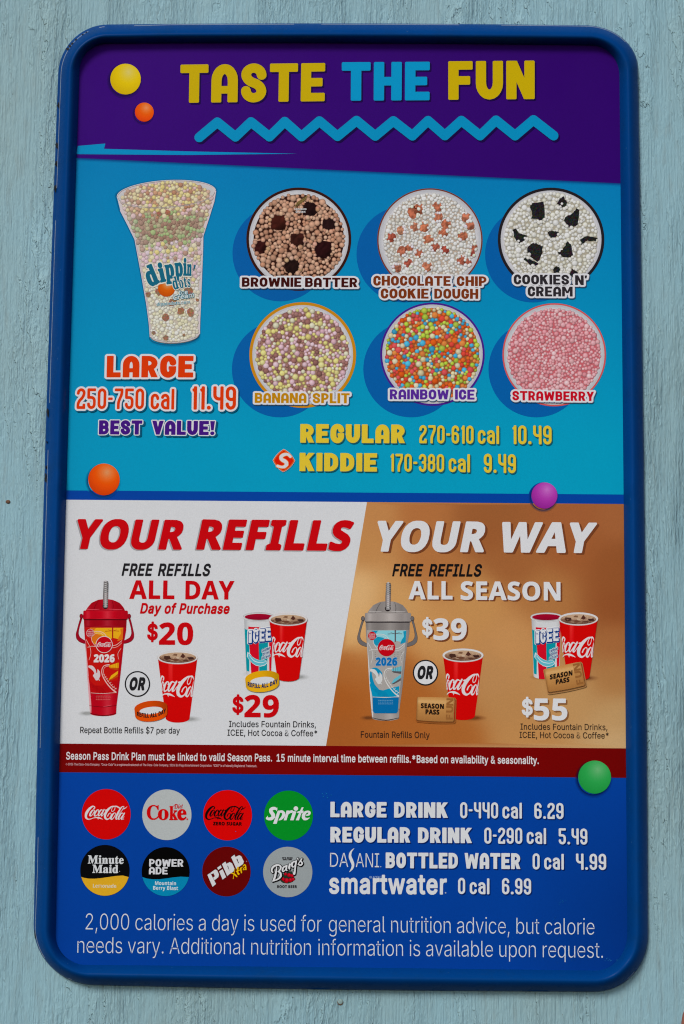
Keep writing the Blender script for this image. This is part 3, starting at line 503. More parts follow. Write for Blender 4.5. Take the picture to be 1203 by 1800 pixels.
# ---------------------------------------------------------------- lettering
GCACHE = {}
def glyph_font(font, ch, r):
    key = (font, ch, round(r, 4))
    if key in GCACHE: return GCACHE[key]
    src = GL[font].get(ch)
    if src is None: src = GL['R'][ch]
    adv = src[0] / 1000; polys = []; wind = []
    for d in src[1]:
        p = [(d[i] / 1000, d[i + 1] / 1000) for i in range(0, len(d), 2)]
        polys.append(p); wind.append(1 if area(p) > 0 else -1)
    if abs(r) > 1e-6:
        for p in list(polys):
            for a, b in zip(p, p[1:] + p[:1]):
                polys.append(fat([a, b], abs(r), 8)); wind.append(None if r > 0 else 'cut')
    v, f = fuse(polys, wind)
    GCACHE[key] = (adv, v, f, ''); return GCACHE[key]

def fillet(P, closed):
    out = []; n = len(P)
    for i in range(n):
        x, y, r = P[i]
        if r <= 0 or (not closed and i in (0, n - 1)): out.append((x, y)); continue
        a, b = P[i - 1], P[(i + 1) % n]
        la = math.hypot(a[0] - x, a[1] - y); lb = math.hypot(b[0] - x, b[1] - y)
        ra = min(r, la * .5 if (closed or i > 1) else la); rb = min(r, lb * .5 if (closed or i < n - 2) else lb)
        A = (x + (a[0] - x) / la * ra, y + (a[1] - y) / la * ra); B = (x + (b[0] - x) / lb * rb, y + (b[1] - y) / lb * rb)
        for k in range(6):
            t = k / 5; u = 1 - t; kk = .55
            c1 = (A[0] + (x - A[0]) * kk, A[1] + (y - A[1]) * kk); c2 = (B[0] + (x - B[0]) * kk, B[1] + (y - B[1]) * kk)
            out.append((u**3*A[0] + 3*u*u*t*c1[0] + 3*u*t*t*c2[0] + t**3*B[0], u**3*A[1] + 3*u*u*t*c1[1] + 3*u*t*t*c2[1] + t**3*B[1]))
    return out
def strokes(items, grow, rr):
    """items: ('s',x0,y0,x1,y1,th) butt bar, ('g',pts) convex patch, ('p',[(x,y,r)..],th,closed) bent bar"""
    polys = []
    def bar(x0, y0, x1, y1, th, e0=True, e1=True):
        L = math.hypot(x1 - x0, y1 - y0)
        if L < 1e-6: return
        dx, dy = (x1 - x0) / L, (y1 - y0) / L; q = min(rr, th / 2 - .001, L / 2)
        s0 = q if e0 else 0; s1 = q if e1 else 0; h = th / 2 - q; nx, ny = -dy * h, dx * h
        a = (x0 + dx * s0, y0 + dy * s0); b = (x1 - dx * s1, y1 - dy * s1)
        polys.append(fat([(a[0] + nx, a[1] + ny), (a[0] - nx, a[1] - ny), (b[0] + nx, b[1] + ny), (b[0] - nx, b[1] - ny)], q + grow, 12))
    for it in items:
        if it[0] == 's': bar(*it[1:])
        elif it[0] == 'g': 
            polys.append(fat(it[1], grow, 12) if grow > 0 else hull(it[1]))
        elif it[0] == 'd': polys.append(fat([(it[1], it[2])], it[3] + grow, 14))
        else:
            P = fillet(it[1], it[3]); th = it[2]
            if it[3]: P = P + [P[0]]
            for i in range(len(P) - 1):
                first = i == 0 and not it[3]; last = i == len(P) - 2 and not it[3]
                bar(*P[i], *P[i + 1], th, first, last)
                if not last: polys.append(fat([P[i + 1]], th / 2 + grow, 14))
    return fuse(polys)
def display(c, w):
    """heavy rounded block capitals, cap height 1"""
    a = w / 2; t = w * .88; b = t / 2; p = lambda pts, th=w, cl=False: ('p', pts, th, cl)
    sb = lambda *q: ('s',) + q
    if c == 'A': W_ = .66; return W_, [p([(a, 0, 0), (a, 1 - a, .30), (W_ - a, 1 - a, .30), (W_ - a, 0, 0)]), sb(a, .33, W_ - a, .33, .2)]
    if c == 'B': W_ = .66; return W_, [sb(a, 0, a, 1, w), p([(a, 1 - b, 0), (W_ - a - .02, 1 - b, .17), (W_ - a - .02, .52, .13), (a, .52, 0)], t), p([(a, .50, 0), (W_ - a, .50, .15), (W_ - a, b, .2), (a, b, 0)], t)]
    if c == 'C': W_ = .62; return W_, [p([(W_ - a, .64, 0), (W_ - a, 1 - b, .24), (a, 1 - b, .28), (a, b, .28), (W_ - a, b, .24), (W_ - a, .36, 0)])]
    if c == 'D': W_ = .66; return W_, [sb(a, 0, a, 1, w), p([(a, 1 - b, 0), (W_ - a, 1 - b, .28), (W_ - a, b, .28), (a, b, 0)], t)]
    if c in 'EF':
        W_ = .60; r = [sb(a, 0, a, 1, w), sb(0, 1 - b, W_, 1 - b, t), sb(a, .5, W_ * .9, .5, t)]
        return W_, r + ([sb(0, b, W_, b, t)] if c == 'E' else [])
    if c == 'G': W_ = .64; return W_, [p([(W_ - a, .68, 0), (W_ - a, 1 - b, .24), (a, 1 - b, .28), (a, b, .28), (W_ - a, b, .26), (W_ - a, .52, 0)]), sb(W_ * .52, .44, W_, .44, .17)]
    if c == 'H': W_ = .68; return W_, [sb(a, 0, a, 1, w), sb(W_ - a, 0, W_ - a, 1, w), sb(a, .5, W_ - a, .5, t)]
    if c == 'I': return w, [sb(a, 0, a, 1, w)]
    if c == 'K': W_ = .70; return W_, [sb(a, 0, a, 1, w), ('g', [(w * .7, .33), (W_ - .01, .99), (W_ - .28, 1), (w * .7, .66)]), ('g', [(W_ - .29, 0), (W_ - .01, .01), (.44, .64), (.20, .50)])]
    if c == 'L': W_ = .56; return W_, [sb(a, 0, a, 1, w), sb(0, b, W_, b, t)]
    if c == 'M': W_ = .88; return W_, [sb(a, 0, a, 1, w), sb(W_ - a, 0, W_ - a, 1, w), ('g', [(.04, .99), (w + .02, .99), (W_ / 2 + .09, .34), (W_ / 2 - .09, .34)]), ('g', [(W_ - .04, .99), (W_ - w - .02, .99), (W_ / 2 - .09, .34), (W_ / 2 + .09, .34)])]
    if c == 'N': W_ = .70; return W_, [sb(a, 0, a, 1, w), sb(W_ - a, 0, W_ - a, 1, w), ('g', [(.03, .995), (w + .01, .995), (W_ - .03, .005), (W_ - w - .01, .005)])]
    if c == 'O': W_ = .66; return W_, [p([(a, a, .28), (W_ - a, a, .28), (W_ - a, 1 - a, .28), (a, 1 - a, .28)], w, True)]
    if c == 'P': W_ = .63; return W_, [sb(a, 0, a, 1, w), p([(a, 1 - b, 0), (W_ - a, 1 - b, .24), (W_ - a, .42, .24), (a, .42, 0)], t)]
    if c == 'R': W_ = .66; return W_, [sb(a, 0, a, 1, w), p([(a, 1 - b, 0), (W_ - a - .01, 1 - b, .24), (W_ - a - .01, .44, .24), (a, .44, 0)], t), ('g', [(.24, .44), (.48, .44), (W_ - .005, .01), (W_ - .27, .01)])]
    if c == 'S': W_ = .64; return W_, [p([(W_ - a, .70, 0), (W_ - a - .01, 1 - b, .22), (a, 1 - b, .26), (a, .55, .2), (W_ - a, .45, .2), (W_ - a, b, .26), (a, b, .22), (a, .30, 0)], w * .96)]
    if c == 'T': W_ = .70; return W_, [sb(0, 1 - b, W_, 1 - b, t), sb(W_ / 2, 0, W_ / 2, 1, w)]
    if c == 'U': W_ = .67; return W_, [p([(a, 1, 0), (a, a, .30), (W_ - a, a, .30), (W_ - a, 1, 0)])]
    if c == 'V': W_ = .72; return W_, [('g', [(0, .99), (w, .99), (W_ / 2 + .11, .01), (W_ / 2 - .11, .01)]), ('g', [(W_, .99), (W_ - w, .99), (W_ / 2 - .11, .01), (W_ / 2 + .11, .01)])]
    if c == 'W': W_ = .98; return W_, [('g', [(0, .99), (.23, .99), (.37, .01), (.14, .01)]), ('g', [(.14, .01), (.37, .01), (.59, .9), (.39, .9)]), ('g', [(W_, .99), (W_ - .23, .99), (W_ - .37, .01), (W_ - .14, .01)]), ('g', [(W_ - .14, .01), (W_ - .37, .01), (W_ - .59, .9), (W_ - .39, .9)])]
    if c == 'Y': W_ = .72; return W_, [('g', [(0, .99), (w, .99), (W_ / 2 + .125, .4), (W_ / 2 - .125, .4)]), ('g', [(W_, .99), (W_ - w, .99), (W_ / 2 - .125, .4), (W_ / 2 + .125, .4)]), sb(W_ / 2, 0, W_ / 2, .5, w)]
    if c == '!': return w * 1.1, [('g', [(0, .99), (w * 1.1, .99), (w * .85, .34), (w * .25, .34)]), ('d', w * .55, w * .5, w * .5)]
    if c == "'": return .2, [('g', [(0, .99), (.2, .99), (.15, .68), (.02, .68)])]
    return .34, []
def narrow(c, w):
    """condensed rounded numerals, cap height 1"""
    a = w / 2; W_ = .44; r = .17; p = lambda pts, cl=False: ('p', pts, w, cl); T = 1 - a; H = W_ - a
    if c == '0': return W_, [p([(a, a, r), (H, a, r), (H, T, r), (a, T, r)], True)]
    if c == '1': return .24, [('s', .24 - a, 0, .24 - a, 1, w), p([(a * .6, .82, 0), (.24 - a, .86, 0)])]
    if c == '2': return W_, [p([(a, .72, 0), (a, T, r), (H, T, r), (H, .62, r), (a, .34, r), (a, a, 0), (W_, a, 0)]), ('s', H, a, H, .26, w)]
    if c == '3': return W_, [p([(a, .74, 0), (a, T, r), (H, T, r), (H, .53, .1), (a + .1, .53, 0)]), p([(a + .1, .53, 0), (H, .53, .1), (H, a, r), (a, a, r), (a, .26, 0)])]
    if c == '4': return W_, [p([(a, 1, 0), (a, .46, r), (H, .46, 0)]), ('s', H, 0, H, 1, w)]
    if c == '5': return W_, [p([(W_, T, 0), (a, T, 0), (a, .56, 0), (H, .56, r), (H, a, r), (a, a, r), (a, .28, 0)])]
    if c == '6': return W_, [p([(a, a, r), (H, a, r), (H, .56, r), (a, .56, r * .6)], True), p([(a, .4, 0), (a, T, r), (H, T, r), (H, .74, 0)])]
    if c == '7': return W_, [p([(0, T, 0), (H, T, 0), (H, .74, .1), (.2, .34, .1), (.2, 0, 0)])]
    if c == '8': return W_, [p([(a, a, r), (H, a, r), (H, .53, .13), (a, .53, .13)], True), p([(a + .01, .53, .13), (H - .01, .53, .13), (H - .01, T, r), (a + .01, T, r)], True)]
    if c == '9': return W_, [p([(a, .44, r), (H, .44, r * .6), (H, T, r), (a, T, r)], True), p([(H, .6, 0), (H, a, r), (a, a, r), (a, .26, 0)])]
    if c == '-': return .24, [('s', 0, .5, .24, .5, w * .9)]
    if c == '.': return w * 1.2, [('d', w * .6, w * .6, w * .6)]
    if c == 'c': W_ = .42; H = W_ - a; T = .76 - a; return W_, [p([(H, .52, 0), (H, T, r), (a, T, r), (a, a, r), (H, a, r), (H, .25, 0)])]
    if c == 'a': W_ = .42; H = W_ - a; T = .76 - a; return W_, [p([(a, .58, 0), (a, T, r), (H, T, r), (H, 0, 0)]), p([(H, .45, 0), (a, .45, r), (a, a, r), (H, a, 0)])]
    if c == 'l': return w, [('s', a, 0, a, 1, w)]
    return .2, []
CAPH = {'R': .509, 'B': .480, 'S': .455, 'I': .455, 'J': .480}
def glyph(font, ch, weight, grow):
    """-> advance, verts, faces in cap-height units; grow = dilation in cap units"""
    key = (font, ch, weight, round(grow, 3))
    if key in GCACHE: return GCACHE[key]
    if font in 'DN':
        ww, items = (display if font == 'D' else narrow)(ch, weight)
        v, f = strokes(items, grow, .035 if font == 'D' else .05)
        adv = ww + (.075 if font == 'D' else .085)
    else:
        k = CAPH[font]; adv, v, f, _ = glyph_font(font, ch, (weight + grow) * k)
        v = [(x / k, y / k) for x, y in v]; adv = adv / k + weight * 1.3
    GCACHE[key] = (adv, v, f); return GCACHE[key]
def text(P, s, font, x0, y0, x1, y1, cap, col, layer, weight=None, shear=0, outline=None, shadow=None, warp=None, gap=0):
    """s set between baseline points (x0,y0)-(x1,y1); outline=(px,colour); shadow=(dx,dy,colour[,grow])"""
    if weight is None: weight = {'D': .27, 'N': .145}.get(font, 0)
    pen = 0; items = []; lo = 1e9; hi = -1e9
    for ch in s:
        adv, v, f = glyph(font, ch, weight, 0)
        if v:
            items.append((ch, pen)); lo = min(lo, pen + min(p[0] for p in v)); hi = max(hi, pen + max(p[0] for p in v))
        pen += adv + gap
    L = math.hypot(x1 - x0, y1 - y0); u = ((x1 - x0) / L, (y1 - y0) / L)
    mx, my = (x0 + x1) / 2, (y0 + y1) / 2; dl = math.hypot(UPX - mx, UPY - my); up = ((UPX - mx) / dl, (UPY - my) / dl)
    sx = L / (hi - lo)
    def put(grow, c, ly, ddx=0, ddy=0):
        for i, (ch, px) in enumerate(items):
            _, v, f = glyph(font, ch, weight, grow)
            out = []
            for x, y in v:
                X = (px + x - lo) * sx; Y = y * cap; X += Y * shear
                q = (x0 + u[0] * X + up[0] * Y + ddx, y0 + u[1] * X + up[1] * Y + ddy)
                out.append(warp(*q) if warp else q)
            P.tri(out, f, c, ly + (i % 2) * .12)
    if shadow:
        g = (shadow[3] if len(shadow) > 3 else 0) / cap
        if outline: g += outline[0] / cap
        put(g, shadow[2], layer - .9, shadow[0], shadow[1])
    if outline: put(outline[0] / cap, outline[1], layer - .5)
    put(0, col, layer)
# the flowing script logo, traced once as brush strokes (units: 1/300 of the capital's height)
SCRIPT = [
 [(333,543,26),(352,515,24),(335,490,20),(295,494,38),(240,535,52),(190,595,58),(158,655,58),(146,715,54),(162,762,42),(205,786,26),(270,776,16),(330,755,16),(390,748,22),(440,752,34),(490,766,26),(538,792,4)],
 [(424,768,18),(434,792,4)],
 [(350,590,12),(325,570,18),(290,590,32),(258,640,40),(240,688,38),(258,712,24),(290,690,14),(330,630,14),(345,590,14)],
 [(345,590,12),(345,625,12),(320,625,8)],
 [(437,608,26),(446,578,16),(415,570,22),(375,612,36),(348,668,38),(350,706,32),(385,705,18),(430,668,12),(470,610,12)],
 [(535,580,14),(500,568,24),(462,612,34),(436,670,36),(440,704,28),(468,695,16),(530,612,12)],
 [(568,562,24),(535,620,30),(506,680,34),(508,710,24),(535,695,12),(572,642,8)],
 [(598,578,24),(620,572,20)],
 [(648,716,20),(668,672,18),(705,642,14),(728,660,14),(724,706,16),(690,762,20),(642,787,30),(600,765,46),(585,705,52),(610,630,54),(665,555,50),(725,505,34),(780,488,20),(815,496,16),(815,545,14),(782,598,14),(748,604,14),(738,570,14),(760,515,12),(800,488,18),(850,490,28),(895,512,32),(930,534,30)],
 [(832,655,12),(805,640,18),(765,672,34),(730,730,42),(722,772,34),(752,786,22),(795,740,14),(828,680,14),(832,650,14)],
 [(878,690,8),(940,628,12),(990,570,12),(1022,512,14),(1008,490,16),(968,510,26),(920,580,34),(875,660,40),(845,735,42),(842,780,30),(868,782,16),(900,750,8)],
 [(1005,650,14),(965,646,26),(925,695,36),(898,755,36),(905,786,24),(940,768,14),(995,692,12)],
 [(1035,645,26),(1000,705,32),(968,765,32),(975,792,20),(1000,770,10),(1030,722,6)],
 [(985,556,18),(1035,540,22),(1072,515,12),(1098,492,4)],
 [(1016,782,14),(1018,786,14)],
]
def script(P, fn, col, layer, keep=lambda x, y: True):
    for k, st in enumerate(SCRIPT):
        polys = Print.brush(P, st, None, 0, warp=lambda x, y: (x, y), smooth=3, n=6)
        v, f = fuse(polys)
        f = [t for t in f if all(keep(*v[i]) for i in t)]
        P.tri([fn(*q) for q in v], f, col, layer + (k % 3) * .15)
# ---------------------------------------------------------------- wall
M_PRINT = mat_print(); M_WALL = mat_wall(); M_RIM = mat_rim()
a, b_, c, d = W(4, -220), W(1420, -220), W(1420, 2020), W(-6, 2020)
x0 = a.x
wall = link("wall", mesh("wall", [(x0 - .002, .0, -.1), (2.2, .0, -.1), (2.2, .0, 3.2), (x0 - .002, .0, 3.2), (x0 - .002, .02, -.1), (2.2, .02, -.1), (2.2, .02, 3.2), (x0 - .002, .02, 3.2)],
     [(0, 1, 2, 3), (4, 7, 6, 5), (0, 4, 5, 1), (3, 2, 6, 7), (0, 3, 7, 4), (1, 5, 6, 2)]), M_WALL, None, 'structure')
bv = wall.modifiers.new("bevel", 'BEVEL'); bv.width = .0025; bv.segments = 3
trim = link("corner_trim", mesh("corner_trim", [(x0 - .14, .004, -.1), (x0 - .0035, .004, -.1), (x0 - .0035, .004, 3.2), (x0 - .14, .004, 3.2), (x0 - .14, .03, -.1), (x0 - .0035, .03, -.1), (x0 - .0035, .03, 3.2), (x0 - .14, .03, 3.2)],
     [(0, 1, 2, 3), (4, 7, 6, 5), (0, 4, 5, 1), (3, 2, 6, 7), (0, 3, 7, 4), (1, 5, 6, 2)]), mat_plain("pink_beige_paint", (170, 150, 142), .6), None, 'structure')
E_ = Empty = bpy.data.objects.new("menu_board", None); S.collection.objects.link(Empty)
Empty.location = (0, 0, 0)
BOARD = Empty
BOARD['label'] = "tall blue framed menu board headed TASTE THE FUN on pale blue wood wall"
BOARD['category'] = "menu board"

# ---------------------------------------------------------------- outlines of the board
def quad(p0, pm, p1, n):
    c = (2 * pm[0] - .5 * (p0[0] + p1[0]), 2 * pm[1] - .5 * (p0[1] + p1[1]))
    return [((1-t)**2*p0[0] + 2*t*(1-t)*c[0] + t*t*p1[0], (1-t)**2*p0[1] + 2*t*(1-t)*c[1] + t*t*p1[1]) for t in [k / n for k in range(n)]]
def corner(p0, c, p1, n, kk=.56):
    q0 = (p0[0] + (c[0]-p0[0])*kk, p0[1] + (c[1]-p0[1])*kk); q1 = (p1[0] + (c[0]-p1[0])*kk, p1[1] + (c[1]-p1[1])*kk)
    return [tuple((1-t)**3*p0[j] + 3*t*(1-t)**2*q0[j] + 3*t*t*(1-t)*q1[j] + t**3*p1[j] for j in (0, 1)) for t in [k / n for k in range(n)]]
NT, NC, NS = 70, 26, 110
def outline(TL, TR, RT, RB, BR, BL, LB, LT, mt, mr, mb, ml, cTR, cBR, cBL, cTL):
    return (quad(TL, mt, TR, NT) + corner(TR, cTR, RT, NC) + quad(RT, mr, RB, NS) + corner(RB, cBR, BR, NC) +
            quad(BR, mb, BL, NT) + corner(BL, cBL, LB, NC) + quad(LB, ml, LT, NS) + corner(LT, cTL, TL, NC))
INNER = outline((188, 77), (1040, 80), (1089, 132), (1103, 1640), (1045, 1706), (152, 1696), (98, 1640), (140, 124),
                (601, 76.3), (1096.8, 900), (600, 1700.5), (116, 900), (1088, 80), (1103.5, 1707), (96.6, 1696), (141, 77.2))
OUTER = outline((190, 43), (1030, 44.5), (1122, 118), (1140, 1640), (1045, 1743.5), (165, 1732), (59.5, 1625), (102.5, 132),
                (601, 41), (1133.5, 900), (600, 1740), (76.5, 900), (1118, 45.5), (1141, 1744), (58, 1728), (104, 44))
def away(p, q, d):
    L = math.hypot(p[0] - q[0], p[1] - q[1]); return ((p[0] - q[0]) / L * d, (p[1] - q[1]) / L * d)
n = len(INNER)
def build_rim():
    """pressed metal frame: outer flange, crease, rounded crest, slope down to the recessed panel"""
    flange = []     # width in px of the flat side strip, widest on the left
    for i, (x, y) in enumerate(OUTER):
        lf = clamp((300 - x) / 200) * clamp((1690 - y) / 160)
        flange.append(1.6 + 3.6 * lf)
    K = 22; vs = []; fs = []
    dents = [((104, 845), .0018, 7), ((1107, 853), .0018, 8), ((108, 1682), -.0016, 10), ((1092, 1692), .0020, 11), ((120, 128), 0, 5), ((700, 1738), .0006, 7), ((775, 1737), -.0007, 5), ((945, 1739), -.0008, 6), ((560, 1737), -.0008, 10), ((850, 1738), .0007, 8)]
    rows = [(0.0, .0005), (0.0, .0042)]
    for k in range(K + 1):
        t = k / K; rows.append((t, None))
    for i in range(n):
        p, q = OUTER[i], INNER[i]; L = math.hypot(p[0]-q[0], p[1]-q[1]); fl = flange[i] / L
        for j, (t, hh) in enumerate(rows):
            if j == 0: u, h = 0, .0004
            elif j == 1: u, h = fl * .92, .0068
            else:
                u = fl + (1 - fl) * t
                h = .0072 + .0098 * math.sin(math.pi * t) ** .85 * (1 - .10 * t) if t < .999 else PANEL_H
                h = (.0072 * (1 - t) + PANEL_H * t) + .0150 * (1 - abs(2 * t - 1) ** 1.75)
            x, y = p[0] + (q[0]-p[0]) * u, p[1] + (q[1]-p[1]) * u
            for (dx, dy), a_, s_ in dents:
                h += a_ * math.exp(-((x-dx)**2 + (y-dy)**2) / (2 * s_ * s_)) if j > 1 else 0
            vs.append(W(x, y, h))
    m = len(rows)
    for i in range(n):
        i2 = (i + 1) % n
        for j in range(m - 1): fs.append((i * m + j, i2 * m + j, i2 * m + j + 1, i * m + j + 1))
    me = mesh("rim", vs, fs, True)
    f0 = me.polygons[m * 10 + m // 2]
    if f0.normal.y > 0: me.flip_normals()
    link("rim", me, M_RIM, BOARD)
    # worn bare edge of the crease, broken in places
    rnd = random.Random(3); on = True; run = 0; vs = []; em = mat_plain("bare_metal_edge", (112, 124, 146), .5, 0, .5, 500)
    def flush():
        if len(vs) >= 6:
            fs = []
            for k in range(0, len(vs) - 3, 3): fs += [(k, k + 1, k + 4, k + 3), (k + 1, k + 2, k + 5, k + 4)]
            link("worn_edge", mesh("worn_edge", vs, fs), em, BOARD)
        vs.clear()
    for i in range(n):
        if run <= 0: on = not on if rnd.random() < .8 else on; run = rnd.randint(6, 30) if on else rnd.randint(2, 9)
        run -= 1; p, q = OUTER[i], INNER[i]
        if not on or p[1] > 1725 or p[0] > 1118: flush(); continue
        L = math.hypot(p[0]-q[0], p[1]-q[1]); fl = flange[i] / L * .98; ww = .5 / L
        for u, h in ((fl - ww, .0074), (fl, .0080), (fl + ww, .0081)): vs.append(W(p[0] + (q[0]-p[0]) * u, p[1] + (q[1]-p[1]) * u, h))
    flush()
build_rim()
def on_side(y, u0=0.0, u1=.9):
    i = min(range(NT + 2 * NC + NS + NT + NC, len(OUTER)), key=lambda k: abs(OUTER[k][1] - y))
    return OUTER[i][0]
chip_m = mat_plain("black_chipped_paint", (14, 14, 18), .7, 0, .3)
for (y, hgt, wd) in ((184, 9, 3.2), (256, 11, 4), (287, 10, 3.6), (331, 13, 3), (726, 17, 3.4), (777, 4, 2), (821, 6, 2.6), (840, 15, 3.6), (1640, 22, 1.8)):
    x = on_side(y) + 2.6; wd *= 1.25; rnd = random.Random(int(y))
    pts = [(x + (wd / 2) * math.cos(t) * rnd.uniform(.6, 1.3), y + (hgt / 2) * math.sin(t) * rnd.uniform(.7, 1.2)) for t in [2 * math.pi * k / 11 for k in range(11)]]
    vs = [W(px, py, .0072 if (px - x) > -.6 else .0045) for px, py in pts] + [W(x, y, .0078)]
    me = mesh("paint_chip", vs, [(k, (k + 1) % 11, 11) for k in range(11)])
    link("paint_chip", me, chip_m, BOARD)
for (x, y, r) in ((123, 81, 2.2), (128, 77, 2.4), (119, 86, 2.4), (124, 86, 1.5), (134, 70, 1.8), (146, 61, 1.6), (152, 57, 1.4)):
    me = mesh("paint_chip", [W(x + r * 1.2 * math.cos(t), y + r * math.sin(t), .0085) for t in [2 * math.pi * k / 7 for k in range(7)]], [tuple(range(7))])
    link("paint_chip", me, chip_m, BOARD)

# ---------------------------------------------------------------- printed sheets
CL1, CL2 = (135, 278), (601, 297.8)
def line_at(a, b, x): return a[1] + (b[1] - a[1]) * (x - a[0]) / (b[0] - a[0])
BLUE = (0, 62, 146); PURP = (49, 0, 103); WHITE = (199, 199, 202); INK = (34, 33, 36)
def cut(a, b, above): return lambda P: clip(P, a, b, above)
INN = [(x, y) for x, y in INNER]
def band(a, b, c_, d_):
    P = INN
    if a: P = clip(P, a, b, False)
    if c_: P = clip(P, c_, d_, True)
    return P
p = Print()
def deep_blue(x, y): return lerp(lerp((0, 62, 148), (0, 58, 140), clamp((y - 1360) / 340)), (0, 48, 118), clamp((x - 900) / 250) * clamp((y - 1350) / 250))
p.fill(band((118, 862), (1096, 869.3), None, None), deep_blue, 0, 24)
p.build("panel", BOARD)

hb = Print()
hb.fill(clip(INN, (0, 271.2), (1203, 327.6), True), lambda x, y: lerp((54, 4, 110), (48, 0, 100), clamp((x - 200) / 800)), 2, 26)
hb.fill([(134, 271), (137, 256.5), (185.5, 252.3), (183.2, 261.5), (330, 266), (522, 270.2), (330, 272.5)], (0, 132, 182), 4)
HB = hb.build("header_band", BOARD)
t = Print()
yl, cy = (187, 159, 0), (0, 139, 187)
sh = (30, 0, 66)
text(t, "TASTE", 'D', 316.5, 181, 571, 178, 67.5, yl, 8, shadow=(2.5, 2.5, sh, .3), weight=.255)
text(t, "THE", 'D', 600.7, 177.2, 755.4, 176.3, 68, cy, 8, shadow=(2.5, 2.5, sh, .3), weight=.255)
text(t, "FUN", 'D', 788.3, 175.5, 940.2, 174.3, 68, (188, 160, 0), 8, shadow=(2.5, 2.5, sh, .3), weight=.255)
t.build("headline_lettering", HB)
t = Print()
zz = [(350.5, 241.5), (382.3, 214.8), (414.1, 240.5), (441.5, 214.4), (473.9, 240.3), (500.8, 213.8), (530.4, 240), (561.7, 212.8), (593.5, 239.5), (627, 212), (659.9, 239), (691.7, 212.6), (725.2, 238.6), (752.6, 212.2), (782.3, 238.2), (811.3, 212), (844.2, 238.4), (872.2, 211.4), (905.7, 238.4), (938, 210.8), (973.5, 238.4)]
for off, col, ly in (((3, 3.5), (28, 0, 64), 6), ((0, 0), (0, 132, 178), 8)):
    t.brush([(x + off[0], y + off[1], 17) for x, y in zz], col, ly, smooth=0, n=16)
t.build("zigzag", HB)
def printed_ball(x, y, r, base, hi, lo, bg, dark, parent):
    t = Print()
    t.halo(lambda q: ell(x - 2, y + 3, r * (.95 + .20 * q), n=48), bg, dark, 5)
    t.ball(x, y, r, 12, lo, base, hi, .2, -.45, ry=r * 1.01, n=48, rings=9); t.build("ball_picture", parent)
printed_ball(221, 139, 26.8, (214, 182, 12), (205, 188, 110), (196, 162, 4), (50, 0, 105), (26, 0, 58), HB)
printed_ball(254, 197, 16.6, (232, 84, 8), (228, 138, 92), (205, 60, 4), (50, 0, 105), (26, 0, 58), HB)

